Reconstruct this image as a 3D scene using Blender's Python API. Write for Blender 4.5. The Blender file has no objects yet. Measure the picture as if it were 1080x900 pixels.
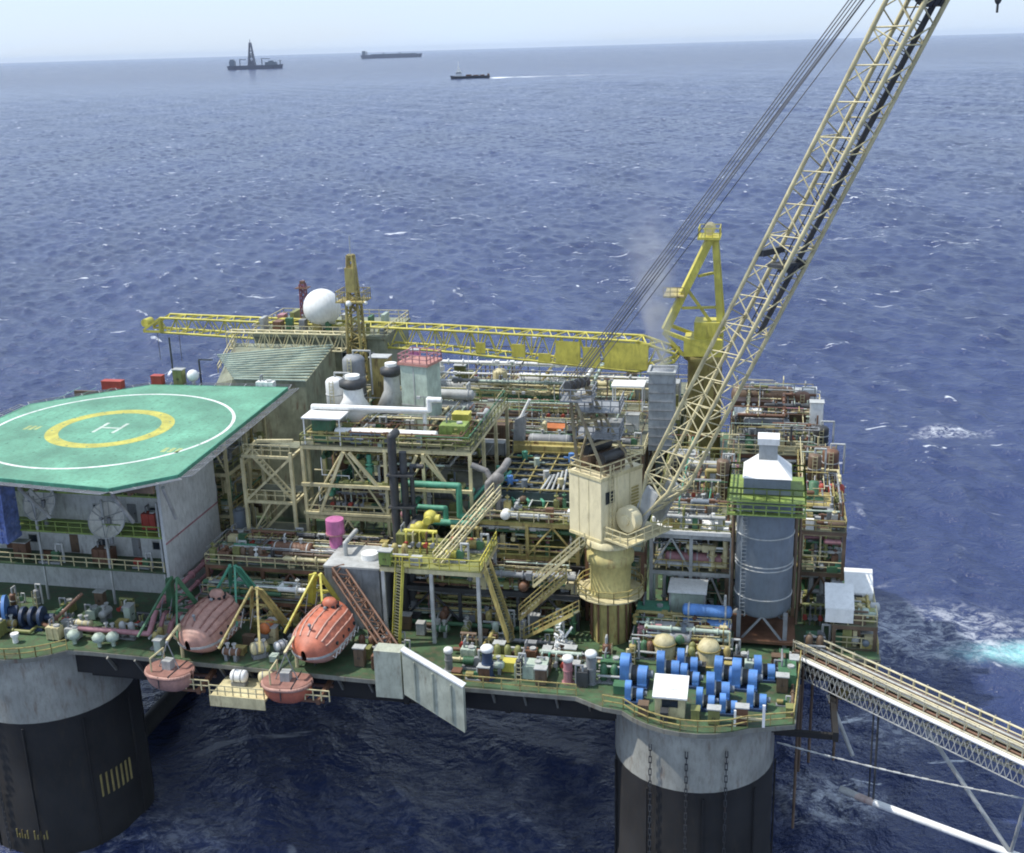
import bpy, math, random
from math import radians as R, sin, cos, pi, sqrt
from mathutils import Vector as V, Matrix
random.seed(7)
S = bpy.context.scene
col = S.collection
ANG = R(12.5)                        # heading of the platform
OX, OY = 0.0, 105.0
PLAT = Matrix.Translation((OX, OY, 0)) @ Matrix.Rotation(-ANG, 4, 'Z')

# ------------------------------------------------------------------ materials
MATS = {}
def paint(name, rgb, rough=.55, rust=.25, var=.28, metal=0.0, scale=.55, streak=True, rustcol=(.11,.05,.025), grime=.5):
    if name in MATS: return MATS[name]
    m = bpy.data.materials.new(name); m.use_nodes = True
    nt = m.node_tree; nt.nodes.clear(); N = nt.nodes.new; L = nt.links.new
    out = N('ShaderNodeOutputMaterial'); b = N('ShaderNodeBsdfPrincipled')
    b.inputs['Roughness'].default_value = rough; b.inputs['Metallic'].default_value = metal
    tc = N('ShaderNodeTexCoord')
    n1 = N('ShaderNodeTexNoise'); n1.inputs['Scale'].default_value = scale; n1.inputs['Detail'].default_value = 6
    L(tc.outputs['Object'], n1.inputs['Vector'])
    mx = N('ShaderNodeMix'); mx.data_type = 'RGBA'
    mx.inputs[6].default_value = (*[c*(1-var) for c in rgb], 1); mx.inputs[7].default_value = (*[min(1, c*(1+var*.7)) for c in rgb], 1)
    r0 = N('ShaderNodeMapRange'); r0.inputs[1].default_value = .3; r0.inputs[2].default_value = .7
    L(n1.outputs[0], r0.inputs[0]); L(r0.outputs[0], mx.inputs[0])
    src = mx.outputs[2]
    if rust > 0:
        mp = N('ShaderNodeMapping'); mp.inputs['Scale'].default_value = (1.3, 1.3, .3 if streak else 1.3)
        L(tc.outputs['Object'], mp.inputs['Vector'])
        n2 = N('ShaderNodeTexNoise'); n2.inputs['Scale'].default_value = 1.1; n2.inputs['Detail'].default_value = 9; n2.inputs['Roughness'].default_value = .68
        L(mp.outputs[0], n2.inputs['Vector'])
        r = N('ShaderNodeMapRange'); r.inputs[1].default_value = .68 - .3*rust; r.inputs[2].default_value = .80 - .2*rust
        r.inputs[4].default_value = min(1, .45+rust)
        L(n2.outputs[0], r.inputs[0])
        m2 = N('ShaderNodeMix'); m2.data_type = 'RGBA'; m2.inputs[7].default_value = (*rustcol, 1)
        L(r.outputs[0], m2.inputs[0]); L(src, m2.inputs[6]); src = m2.outputs[2]
    if grime > 0:
        n3 = N('ShaderNodeTexNoise'); n3.inputs['Scale'].default_value = 2.4; n3.inputs['Detail'].default_value = 8; n3.inputs['Roughness'].default_value = .72
        mp3 = N('ShaderNodeMapping'); mp3.inputs['Scale'].default_value = (1,1,.4 if streak else 1); mp3.inputs['Location'].default_value = (7.3,1.9,4.1)
        L(tc.outputs['Object'], mp3.inputs[0]); L(mp3.outputs[0], n3.inputs['Vector'])
        r3 = N('ShaderNodeMapRange'); r3.inputs[1].default_value = .46; r3.inputs[2].default_value = .68; r3.inputs[4].default_value = grime; L(n3.outputs[0], r3.inputs[0])
        m3 = N('ShaderNodeMix'); m3.data_type = 'RGBA'; m3.inputs[7].default_value = (rgb[0]*.38+.02,rgb[1]*.38+.014,rgb[2]*.36+.008,1)
        L(r3.outputs[0], m3.inputs[0]); L(src, m3.inputs[6]); src = m3.outputs[2]
    L(src, b.inputs['Base Color']); L(b.outputs[0], out.inputs[0])
    MATS[name] = m; return m

P = {
 'cream':   paint('cream', (.60,.53,.31), rust=.3),
 'beige':   paint('beige', (.74,.66,.43), rust=.12, var=.1, grime=.3),
 'yellow':  paint('yellow', (.56,.50,.09), rust=.28),
 'ochre':   paint('ochre', (.40,.33,.12), rust=.55),
 'olive':   paint('olive', (.22,.23,.08), rust=.35),
 'lime':    paint('lime', (.24,.33,.08), rust=.4),
 'rust':    paint('rust', (.17,.085,.05), rust=.5, var=.4),
 'brown':   paint('brown', (.15,.10,.065), rust=.3, var=.4),
 'grey':    paint('grey', (.24,.25,.26), rust=.3),
 'lightgrey': paint('lightgrey', (.42,.43,.42), rust=.25),
 'steel':   paint('steel', (.17,.20,.235), rust=.1, var=.14, rough=.45, grime=.3),
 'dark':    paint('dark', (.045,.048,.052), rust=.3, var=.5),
 'white':   paint('white', (.78,.78,.76), rust=.14, var=.1, grime=.3),
 'green':   paint('green', (.06,.16,.08), rust=.4),
 'turq':    paint('turq', (.08,.29,.19), rust=.3),
 'palegreen': paint('palegreen', (.42,.50,.42), rust=.2),
 'blue':    paint('blue', (.10,.25,.58), rust=.22, var=.3),
 'navy':    paint('navy', (.03,.055,.12), rust=.15, var=.4),
 'pink':    paint('pink', (.42,.20,.22), rust=.35, var=.3),
 'magenta': paint('magenta', (.55,.17,.36), rust=.1),
 'red':     paint('red', (.40,.06,.04), rust=.25),
 'orange':  paint('orange', (.55,.17,.05), rust=.15),
 'boat':    paint('boat', (.47,.14,.08), rust=.1, var=.22, scale=1.4, grime=.38, rustcol=(.30,.16,.11)),
 'boatpale': paint('boatpale', (.43,.24,.19), rust=.12, var=.22, scale=1.4, grime=.38, rustcol=(.3,.18,.13)),
 'boatrib': paint('boatrib', (.30,.15,.12), rust=.2),
 'hull':    paint('hull', (.33,.33,.29), rust=.5, var=.28, scale=.3, rustcol=(.17,.12,.085)),
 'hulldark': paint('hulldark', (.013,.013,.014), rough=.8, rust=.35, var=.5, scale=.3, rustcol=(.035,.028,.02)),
 'deck':    paint('deck', (.062,.118,.055), rust=.66, var=.5, streak=False, scale=.4, rustcol=(.10,.085,.05)),
 'plate':   paint('plate', (.17,.175,.115), rust=.42, var=.5, streak=False, scale=.5, rustcol=(.12,.07,.04)),
 'slab':    paint('slab', (.42,.44,.35), rust=.36, var=.25, grime=.5),
 'wall':    paint('wall', (.60,.61,.60), rust=.26, var=.16),
 'dish':    paint('dish', (.62,.61,.55), rust=.1, var=.15),
 'rope':    paint('rope', (.13,.13,.14), rust=0, var=.2),
 'block':   paint('block', (.25,.27,.19), rust=.5, var=.35),
 'edge':    paint('edge', (.19,.19,.16), rust=.4),
 'glass':   paint('glass', (.02,.03,.04), rough=.1, rust=0, var=.2),
}
CLUT = ['cream','olive','rust','brown','grey','lightgrey','dark','green','pink','white','ochre','turq','steel','palegreen']
CW   = [20, 12, 9, 10, 12, 12, 5, 7, 2, 5, 12, 2, 3, 8]
def rc(): return random.choices(CLUT, CW)[0]

# ------------------------------------------------------------------ mesh builder
class MB:
    def __init__(s): s.v = []; s.f = []; s.sm = []
    def add(s, vs, fs, smooth=False):
        o = len(s.v); s.v += [tuple(p) for p in vs]
        for f in fs: s.f.append([i+o for i in f]); s.sm.append(smooth)
        return s
    def box(s, x0, x1, y0, y1, z0, z1):
        return s.add([(x0,y0,z0),(x1,y0,z0),(x1,y1,z0),(x0,y1,z0),(x0,y0,z1),(x1,y0,z1),(x1,y1,z1),(x0,y1,z1)],
            [(0,3,2,1),(4,5,6,7),(0,1,5,4),(1,2,6,5),(2,3,7,6),(3,0,4,7)])
    def bar(s, p, q, w=.2, h=None):
        p, q = V(p), V(q); d = q-p
        if d.length < 1e-5: return s
        d.normalize(); up = V((0,0,1)) if abs(d.z) < .95 else V((1,0,0))
        a = d.cross(up).normalized()*(w/2); b = a.normalized().cross(d)*((h or w)/2)
        vs = [p-a-b,p+a-b,p+a+b,p-a+b,q-a-b,q+a-b,q+a+b,q-a+b]
        return s.add(vs, [(0,1,2,3),(7,6,5,4),(0,4,5,1),(1,5,6,2),(2,6,7,3),(3,7,4,0)])
    def cyl(s, p, q, r0, r1=None, n=10, cap=True):
        r1 = r0 if r1 is None else r1
        p, q = V(p), V(q); d = q-p
        if d.length < 1e-5: return s
        d.normalize(); up = V((0,0,1)) if abs(d.z) < .95 else V((1,0,0))
        a = d.cross(up).normalized(); b = a.cross(d)
        A = [p+(a*cos(2*pi*i/n)+b*sin(2*pi*i/n))*r0 for i in range(n)]
        B = [q+(a*cos(2*pi*i/n)+b*sin(2*pi*i/n))*r1 for i in range(n)]
        s.add(A+B, [(i,(i+1)%n,n+(i+1)%n,n+i) for i in range(n)], True)
        if cap:
            if r0 > 1e-4: s.add(A, [tuple(range(n))[::-1]])
            if r1 > 1e-4: s.add(B, [tuple(range(n))])
        return s
    def pipe(s, pts, r, n=8):
        pts = [V(p) for p in pts]
        for a, b in zip(pts, pts[1:]): s.cyl(a, b, r, n=n)
        for p in pts[1:-1]: s.ball(p, r*1.02, n, 5)
        return s
    def ball(s, c, r, n=12, m=8, sc=(1,1,1), half=False):
        vs = []; fs = []
        lo = 0 if half else -pi/2
        for j in range(m+1):
            t = lo+(pi/2-lo)*j/m
            for i in range(n):
                a = 2*pi*i/n
                vs.append((c[0]+r*sc[0]*cos(t)*cos(a), c[1]+r*sc[1]*cos(t)*sin(a), c[2]+r*sc[2]*sin(t)))
        for j in range(m):
            for i in range(n): fs.append((j*n+i, j*n+(i+1)%n, (j+1)*n+(i+1)%n, (j+1)*n+i))
        return s.add(vs, fs, True)
    def lathe(s, prof, c=(0,0,0), n=20, smooth=True):
        vs = [(c[0]+r*cos(2*pi*i/n), c[1]+r*sin(2*pi*i/n), c[2]+z) for r, z in prof for i in range(n)]
        fs = [(j*n+i, j*n+(i+1)%n, (j+1)*n+(i+1)%n, (j+1)*n+i) for j in range(len(prof)-1) for i in range(n)]
        return s.add(vs, fs, smooth)
    def hshell(s, c, r, l, ax='x', n=14):       # horizontal vessel with dished ends
        prof = []
        for k in range(6): t = k/5*pi/2; prof.append((max(.01, r*sin(t)), -l/2-r*.5*cos(t)))
        for k in range(6): t = k/5*pi/2; prof.append((max(.01, r*cos(t)), l/2+r*.5*sin(t)))
        vs = []
        for rr, t in prof:
            for i in range(n):
                a = 2*pi*i/n; p, q = rr*cos(a), rr*sin(a)
                vs.append((c[0]+t, c[1]+p, c[2]+q) if ax == 'x' else (c[0]-p, c[1]+t, c[2]+q))
        fs = [(j*n+i, j*n+(i+1)%n, (j+1)*n+(i+1)%n, (j+1)*n+i) for j in range(len(prof)-1) for i in range(n)]
        return s.add(vs, fs, True)
    def prism(s, poly, z0, z1):
        n = len(poly); A = [(x,y,z0) for x, y in poly]; B = [(x,y,z1) for x, y in poly]
        s.add(A+B, [tuple(range(n))[::-1], tuple(range(n,2*n))]+[(i,(i+1)%n,n+(i+1)%n,n+i) for i in range(n)])
        return s
    def rail(s, pts, h=1.1, step=1.6, r=.045, closed=False):
        pts = [V(p) for p in pts]
        if closed: pts = pts+[pts[0]]
        for a, b in zip(pts, pts[1:]):
            k = max(1, int((b-a).length/step+.5))
            for i in range(k+1):
                p = a.lerp(b, i/k); s.bar(p, p+V((0,0,h)), 2*r)
            for t in (.5, 1): s.bar(a+V((0,0,h*t)), b+V((0,0,h*t)), 2*r)
        return s
    def lattice(s, a, b, wa, wb, hv, wv, chord=.2, lace=.1, bays=10, n=6, faces=(0,1,2,3)):
        """four-chord truss from a to b; hv/wv unit vectors; wa=(w,h) at a, wb at b"""
        a, b = V(a), V(b); hv, wv = V(hv), V(wv)
        sg = [(-1,-1),(1,-1),(1,1),(-1,1)]
        def P(t, k):
            w = wa[0]+(wb[0]-wa[0])*t; h = wa[1]+(wb[1]-wa[1])*t
            return a.lerp(b, t)+wv*(sg[k][0]*w/2)+hv*(sg[k][1]*h/2)
        for k in range(4): s.cyl(P(0,k), P(1,k), chord, n=n)
        for f in faces:
            k, l = f, (f+1)%4
            for i in range(bays):
                t0, t1, tm = i/bays, (i+1)/bays, (i+.5)/bays
                s.cyl(P(t0,k), P(tm,l), lace, n=5, cap=False); s.cyl(P(tm,l), P(t1,k), lace, n=5, cap=False)
        for i in range(0, bays+1, 3):
            for k in range(4): s.cyl(P(i/bays,k), P(i/bays,(k+1)%4), lace, n=5, cap=False)
        return s

def ob(name, mb, mat, parent=None, label=None):
    me = bpy.data.meshes.new(name); me.from_pydata(mb.v, [], mb.f)
    me.polygons.foreach_set('use_smooth', mb.sm)
    me.materials.append(P[mat] if isinstance(mat, str) else mat); me.update()
    o = bpy.data.objects.new(name, me); col.objects.link(o)
    if parent: o.parent = parent
    if label: o['label'] = label
    return o
LABELS = {}
def tag(o, label, cat, group=None, kind=None):
    o['label'] = label; o['category'] = cat
    if group: o['group'] = group
    if kind: o['kind'] = kind
    LABELS.setdefault(label, []).append(o); return o
def thing(name, label, cat, loc=(0,0,0), rz=0, group=None):
    e = bpy.data.objects.new(name, None); col.objects.link(e); e.empty_display_size = .5
    e.matrix_world = PLAT @ Matrix.Translation(loc) @ Matrix.Rotation(rz, 4, 'Z')
    tag(e, label, cat, group); return e
def solo(name, mb, mat, label, cat, loc=(0,0,0), rz=0, group=None):
    o = ob(name, mb, mat); o.matrix_world = PLAT @ Matrix.Translation(loc) @ Matrix.Rotation(rz, 4, 'Z')
    return tag(o, label, cat, group)
def copy_thing(src, loc, rz, label):
    c = src.copy(); col.objects.link(c); c['label'] = label; LABELS.setdefault(label, []).append(c)
    c.matrix_world = PLAT @ Matrix.Translation(loc) @ Matrix.Rotation(rz, 4, 'Z')
    for ch in src.children:
        d = ch.copy(); col.objects.link(d); d.parent = c
        for g in ch.children:
            h = g.copy(); col.objects.link(h); h.parent = d
    return c
CN = {'cream':'cream','olive':'olive green','rust':'rust brown','brown':'dark brown','grey':'grey','lightgrey':'light grey','dark':'blackish',
 'green':'green','pink':'pink','white':'white','ochre':'ochre','turq':'turquoise','steel':'blue grey','palegreen':'pale green','yellow':'yellow','blue':'blue',
 'navy':'navy','magenta':'magenta','red':'red','orange':'orange','lime':'lime green','beige':'beige','slab':'pale grey','wall':'grey'}

# ------------------------------------------------------------------ equipment kinds (origin at base centre)
QUEUE = []      # equipment gets its label once all of it is known
def eq(kind, color, where, loc, rz=0, **k): QUEUE.append(dict(kind=kind, color=color, where=where, loc=loc, rz=rz, **k))
def b_hvessel(t, c, r=.9, l=4, **k):
    z = r+.5
    sh = ob('shell', MB().hshell((0,0,z), r, l), c, t)
    for x in (-l*.32, l*.32): ob('saddle', MB().box(x-.15,x+.15,-r*.8,r*.8,0,z-r*.55), 'grey', t)
    for x in (-l*.2, l*.25): ob('nozzle', MB().cyl((x,0,z+r*.95),(x,0,z+r+.45),.14).cyl((x,0,z+r+.4),(x,0,z+r+.5),.24), 'lightgrey', t)
    for x in (-l*.45, 0, l*.45): ob('band', MB().cyl((x-.06,0,z),(x+.06,0,z),r*1.03,n=14), 'lightgrey', sh)
def b_vvessel(t, c, r=.8, h=4, **k):
    pr = [(r*.9,0),(r*.9,.5),(r,.5),(r,h-.4*r)]+[(max(.01, r*cos(a)), h-.4*r+.5*r*sin(a)) for a in [i*pi/10 for i in range(1,6)]]
    sh = ob('shell', MB().lathe(pr, n=16), c, t)
    for z in (h*.3, h*.62): ob('band', MB().lathe([(r,z),(r*1.05,z),(r*1.05,z+.12),(r,z+.12)], n=16), 'lightgrey', sh)
    ob('nozzle', MB().pipe([(0,0,h-.1),(0,0,h+.6),(r*1.6,0,h+.6),(r*1.6,0,h*.3)],.11), 'lightgrey', t)
    m = MB()
    for s in (-.22,.22): m.bar((s,-r-.2,0),(s,-r-.2,h),.07)
    for i in range(int(h/.4)): m.bar((-.22,-r-.2,.3+i*.4),(.22,-r-.2,.3+i*.4),.05)
    ob('ladder', m, 'cream', t)
def b_pump(t, c, s=1, **k):
    ob('base_frame', MB().box(-1.1*s,1.1*s,-.5*s,.5*s,0,.22*s), 'grey', t)
    m = MB().cyl((-.95*s,0,.75*s),(.1*s,0,.75*s),.38*s,n=14)
    for i in range(6): m.cyl((-.85*s+i*.16*s,0,.75*s),(-.8*s+i*.16*s,0,.75*s),.44*s,n=14)
    ob('motor', m, c, t)
    ob('casing', MB().cyl((.4*s,-.18*s,.7*s),(.4*s,.22*s,.7*s),.5*s,n=14).cyl((.1*s,0,.75*s),(.4*s,0,.75*s),.12*s), 'green' if c!='green' else 'grey', t)
    ob('pipe', MB().pipe([(.6*s,0,.9*s),(.6*s,0,1.9*s),(1.3*s,0,1.9*s),(1.3*s,0,0)],.13*s), 'lightgrey', t)
def b_cabinet(t, c, w=1.6, d=1.2, h=2, **k):
    ob('body', MB().box(-w/2,w/2,-d/2,d/2,.12,h), c, t)
    ob('plinth', MB().box(-w/2+.06,w/2-.06,-d/2+.06,d/2-.06,0,.12), 'dark', t)
    ob('roof', MB().prism([(-w/2-.1,-d/2-.1),(w/2+.1,-d/2-.1),(w/2+.1,d/2+.1),(-w/2-.1,d/2+.1)],h,h+.1), 'lightgrey' if c!='lightgrey' else 'white', t)
    for s in (-1,1):
        dr = ob('door', MB().box(s*w/4-w/4+.06,s*w/4+w/4-.06,-d/2-.03,-d/2-.005,.25,h-.15), c, t)
        ob('handle', MB().box(s*.1-.03,s*.1+.03,-d/2-.08,-d/2-.03,h*.45,h*.55), 'dark', dr)
def b_tank(t, c, w=2.4, d=1.8, h=1.6, **k):
    ob('body', MB().box(-w/2,w/2,-d/2,d/2,.15,h), c, t)
    m = MB(); n = max(2, int(w/.6))
    for i in range(n+1):
        x = -w/2+.06+(w-.12)*i/n; m.box(x-.05,x+.05,-d/2-.07,d/2+.07,.12,h-.05)
    ob('rib', m, c, t); ob('skid', MB().box(-w/2,w/2,-d/2+.1,-d/2+.35,0,.15).box(-w/2,w/2,d/2-.35,d/2-.1,0,.15), 'dark', t)
    ob('hatch', MB().cyl((w*.2,0,h),(w*.2,0,h+.18),.32,n=12), 'lightgrey', t)
    ob('pipe', MB().pipe([(-w*.3,0,h),(-w*.3,0,h+.6),(-w*.3,d*.7,h+.6),(-w*.3,d*.7,0)],.1), 'grey', t)
def b_filters(t, c, n=3, **k):
    ob('base_frame', MB().box(-n*.5,n*.5,-.5,.5,0,.2), 'grey', t)
    for i in range(n):
        x = -n*.5+.5+i
        ob('housing', MB().lathe([(.3,.2),(.34,.25),(.34,1.5),(.2,1.75),(.01,1.8)],(x,0,0),12), c, t)
    ob('header', MB().cyl((-n*.5,-.45,.8),(n*.5,-.45,.8),.12).cyl((-n*.5,.45,1.3),(n*.5,.45,1.3),.12), 'lightgrey', t)
def b_manifold(t, c, n=5, w=3, h=2, **k):
    ob('header', MB().cyl((-w/2,0,h),(w/2,0,h),.2,n=10), c, t); ob('header', MB().cyl((-w/2,.7,.5),(w/2,.7,.5),.16,n=10), c, t)
    for i in range(n):
        x = -w/2+.3+(w-.6)*i/(n-1)
        b = ob('branch', MB().pipe([(x,0,h),(x,-.5,h),(x,-.5,0)],.09,7), rc() if i%2 else c, t)
        ob('valve', MB().ball((x,-.5,h*.5),.2,8,6).cyl((x,-.5,h*.5),(x,-1,h*.5),.05).cyl((x,-1,h*.5),(x,-1.05,h*.5),.25,n=10), 'red' if i%3==0 else 'grey', b)
    ob('support', MB().bar((-w/2+.1,.1,0),(-w/2+.1,.1,h),.16).bar((w/2-.1,.1,0),(w/2-.1,.1,h),.16), 'cream', t)
def b_vent(t, c, r=.42, h=2.6, **k):
    ob('pipe', MB().cyl((0,0,0),(0,0,h-.5),r,n=14).cyl((0,0,0),(0,0,.1),r*1.4,n=14).cyl((0,0,h*.45),(0,0,h*.5),r*1.15,n=14), c, t)
    ob('cap', MB().lathe([(r*.9,h-.5),(r*1.22,h-.45),(r*1.25,h-.15),(r*1.0,h),(.01,h+.05)],n=14), 'white', t)
def b_exchanger(t, c, r=.55, l=4.5, **k):
    for j, z in enumerate((r+.35, 3*r+.55)):
        sh = ob('shell', MB().hshell((0,0,z), r, l), c, t)
        for x in (-l*.42, l*.42): ob('flange', MB().cyl((x-.08,0,z),(x+.08,0,z),r*1.2,n=14), 'lightgrey', sh)
    for x in (-l*.3,l*.3): ob('saddle', MB().box(x-.12,x+.12,-r*.7,r*.7,0,3*r), 'grey', t)
    ob('pipe', MB().pipe([(l*.4,0,3*r+.5+r),(l*.4,0,4*r+1.1),(l*.4,1.1,4*r+1.1),(l*.4,1.1,0)],.14), 'lightgrey', t)
def b_container(t, c, w=6, d=2.4, h=2.5, **k):
    m = MB().box(-w/2,w/2,-d/2,d/2,.1,h); n = int(w/.35)
    for i in range(n):
        x = -w/2+.2+(w-.4)*i/(n-1)
        m.box(x-.07,x+.07,-d/2-.05,-d/2-.002,.3,h-.2).box(x-.07,x+.07,d/2+.002,d/2+.05,.3,h-.2)
    ob('body', m, c, t); m = MB()
    for x in (-w/2,w/2):
        for y in (-d/2,d/2): m.box(x-.09,x+.09,y-.09,y+.09,0,h+.06)
    ob('corner_post', m, 'lightgrey' if c!='lightgrey' else 'grey', t)
    ob('door', MB().box(w/2+.005,w/2+.06,-d*.42,d*.42,.25,h-.2), c, t)
def b_lamp(t, c, h=5, **k):
    ob('pole', MB().cyl((0,0,0),(0,0,h),.07,.05,n=6), c, t)
    ob('arm', MB().bar((-.7,0,h),(.7,0,h),.07), c, t)
    for s in (-.6,.6): ob('lamp', MB().box(s-.2,s+.2,-.22,.05,h-.22,h+.08), 'lightgrey', t)
def b_crate(t, c, w=1.4, d=1.1, h=.9, **k):
    ob('body', MB().box(-w/2,w/2,-d/2,d/2,.1,h), c, t); ob('pallet', MB().box(-w/2-.05,w/2+.05,-d/2,-d/2+.25,0,.1).box(-w/2-.05,w/2+.05,d/2-.25,d/2,0,.1), 'brown', t)
    ob('lid', MB().box(-w/2-.04,w/2+.04,-d/2-.04,d/2+.04,h,h+.07), c, t)
KIND = {  # kind: (builder, name, words, category)
 'hvessel': (b_hvessel,'pressure_vessel','horizontal pressure vessel on saddles','vessel'),
 'vvessel': (b_vvessel,'upright_vessel','domed upright vessel','vessel'),
 'pump': (b_pump,'pump_set','pump and finned motor','pump'),
 'cabinet': (b_cabinet,'equipment_cabinet','two-door cabinet','cabinet'),
 'tank': (b_tank,'ribbed_tank','ribbed box tank','tank'),
 'filters': (b_filters,'filter_set','set of upright filters','filter'),
 'manifold': (b_manifold,'valve_manifold','pipe manifold with handwheels','manifold'),
 'vent': (b_vent,'deck_ventilator','round ventilator with white cap','ventilator'),
 'exchanger': (b_exchanger,'heat_exchanger','stacked pair of heat exchanger shells','heat exchanger'),
 'container': (b_container,'cargo_container','corrugated container','container'),
 'lamp': (b_lamp,'floodlight_pole','floodlight pole','lamp'),
 'crate': (b_crate,'crate','lidded crate','crate'),
}
ORD = ['first','second','third','fourth','fifth','sixth','seventh','eighth','ninth','tenth','eleventh','twelfth']
def flush_queue():
    groups = {}
    for q in QUEUE: groups.setdefault((q['kind'],q['color'],q['where']), []).append(q)
    for (kind, c, where), qs in groups.items():
        bf, name, words, cat = KIND[kind]
        qs.sort(key=lambda q: q['loc'][0])
        for i, q in enumerate(qs):
            lab = q.get('label') or f"{CN[c]} {words} {where}"
            if len(qs) > 1 and not q.get('label'): lab = f"{CN[c]} {words} {where}, {ORD[i]} from helideck end"
            w = lab.split()
            t = thing(name, lab, cat, q['loc'], q['rz'], q.get('group'))
            bf(t, c, **{k: v for k, v in q.items() if k not in ('kind','color','where','loc','rz','label','group')})

# ------------------------------------------------------------------ modules
def rand_pipe(b, r=None):
    u0,u1,v0,v1,z0,z1 = b
    r = r or random.choice([.06,.08,.08,.1,.12,.15,.2,.28])
    p = [random.uniform(u0,u1), random.uniform(v0,v1), random.uniform(z0,z1)]
    pts = [tuple(p)]; last = -1
    for i in range(random.choice([1,2,2,3,3,4])):
        ax = random.choice([a for a in (0,0,1,2) if a != last]); last = ax
        lo, hi = ((u0,u1),(v0,v1),(z0,z1))[ax]
        q = random.uniform(lo, hi)
        if abs(q-p[ax]) < .8: q = hi if p[ax] < (lo+hi)/2 else lo
        p[ax] = q; pts.append(tuple(p))
    m = MB().pipe(pts, r, 7)
    for a, c in zip(pts, pts[1:]):
        a, c = V(a), V(c); d = c-a; k = int(d.length/2.2); d.normalize()
        for i in range(k):
            m.cyl(a+d*(1+2.2*i), a+d*(1.12+2.2*i), r*1.75, n=8)
            if random.random() < .25: m.bar(a+d*(1.4+2.2*i), a+d*(2.0+2.2*i), r*2.6)
    return m, r
def module(name, label, cat, b, levels, post='cream', npipes=40, braces=True, plate='plate', rails=True, topbox=2.2, dens=1.0, bayu=5.0, bayv=5.5):
    """open steel module: frame, deck plates, railings, pipework, cable trays"""
    u0,u1,v0,v1,z0 = b
    cu, cv = (u0+u1)/2, (v0+v1)/2
    t = thing(name, label, cat, (cu,cv,z0))
    x0,x1,y0,y1 = u0-cu,u1-cu,v0-cv,v1-cv
    nu, nv = max(1,round((x1-x0)/bayu)), max(1,round((y1-y0)/bayv)); top = levels[-1]-z0
    for i in range(nu+1):
        for j in range(nv+1):
            if 0<i<nu and 0<j<nv and (i+j)%2: continue
            x, y = x0+.2+(x1-x0-.4)*i/nu, y0+.2+(y1-y0-.4)*j/nv
            ob('post', MB().bar((x,y,0),(x,y,top-.31),.34), post, t)
    m = MB()
    prev = 0
    for z in levels:
        z -= z0
        for y in (y0+.2,y1-.2): m.bar((x0,y,z-.28),(x1,y,z-.28),.26,.42)
        for x in (x0+.2,x1-.2): m.bar((x,y0+.34,z-.3),(x,y1-.34,z-.3),.24,.4)
        if braces:
            for i in range(nu):
                if random.random() < .6:
                    xa, xb = x0+.2+(x1-x0-.4)*i/nu, x0+.2+(x1-x0-.4)*(i+1)/nu; xm = (xa+xb)/2
                    m.cyl((xa+.1,y0+.2,prev+.1),(xm,y0+.2,z-.5),.13,n=6); m.cyl((xb-.1,y0+.2,prev+.1),(xm,y0+.2,z-.5),.13,n=6)
        prev = z
    ob('beam', m, post, t)
    for z in levels:
        ob('deck_plate', MB().box(x0+.05,x1-.05,y0+.05,y1-.05,z-z0-.07,z-z0), plate, t)
        if rails:
            ob('handrail', MB().rail([(x0+.1,y0+.1,z-z0),(x1-.1,y0+.1,z-z0),(x1-.1,y1-.1,z-z0),(x0+.1,y1-.1,z-z0)], closed=True), random.choice(['ochre','cream','cream','olive']), t)
    zs = [0]+[z-z0 for z in levels]
    for i in range(min(96,int(npipes*dens))):
        k = random.randrange(len(zs)); lo = zs[k]+.3; hi = (zs[k+1]-.6) if k+1 < len(zs) else zs[k]+topbox
        if random.random() < .35: bb = (x0+.4,x1-.4,y0+.35,y0+1.6,lo,hi)       # along the open front
        else: bb = (x0+.4,x1-.4,y0+.4,y1-.4,lo,hi)
        pm, r = rand_pipe(bb); ob('pipe', pm, rc(), t)
    for k in range(len(zs)):                         # small instruments, junction boxes
        lo = zs[k]
        for j in range(int(24*dens)):
            m = MB(); x, y = random.uniform(x0+.5,x1-.5), random.uniform(y0+.5,y1-.5); w = random.uniform(.15,.55)
            if j%3 == 0: y = random.uniform(y0+.4,y0+1.8)
            h = random.uniform(.5,1.9)
            if j%4 == 3: ob('small_vessel', m.hshell((x,y,lo+w+.2),w,w*3.2,random.choice('xy'),10).box(x-.1,x+.1,y-.1,y+.1,lo+.004,lo+.5), rc(), t); continue
            m.box(x-w,x+w,y-w*.8,y+w*.8,lo+.004,lo+h)
            if j%2: m.cyl((x,y,lo+h),(x,y,lo+h+.7),.06,n=6).cyl((x,y,lo+h+.4),(x,y,lo+h+.5),.25,n=8)
            ob('instrument_box', m, rc(), t)
    for i in range(min(90,int(npipes*.8*dens))):
        k = random.randrange(len(zs)); lo = zs[k]+.2; hi = (zs[k+1]-.4) if k+1 < len(zs) else zs[k]+topbox*1.1
        pm, r = rand_pipe((x0+.3,x1-.3,y0+.3,y1-.3,lo,hi), random.choice([.04,.05,.06,.07])); ob('conduit', pm, rc(), t)
    for k in range(2):
        z = (levels[-1]-z0)-.9-k*.4 if len(levels) else 2
        y = random.uniform(y0+1,y1-1)
        ob('cable_tray', MB().box(x0+.3,x1-.3,y-.3,y+.3,z,z+.12), 'lightgrey', t)
    return t
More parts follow.
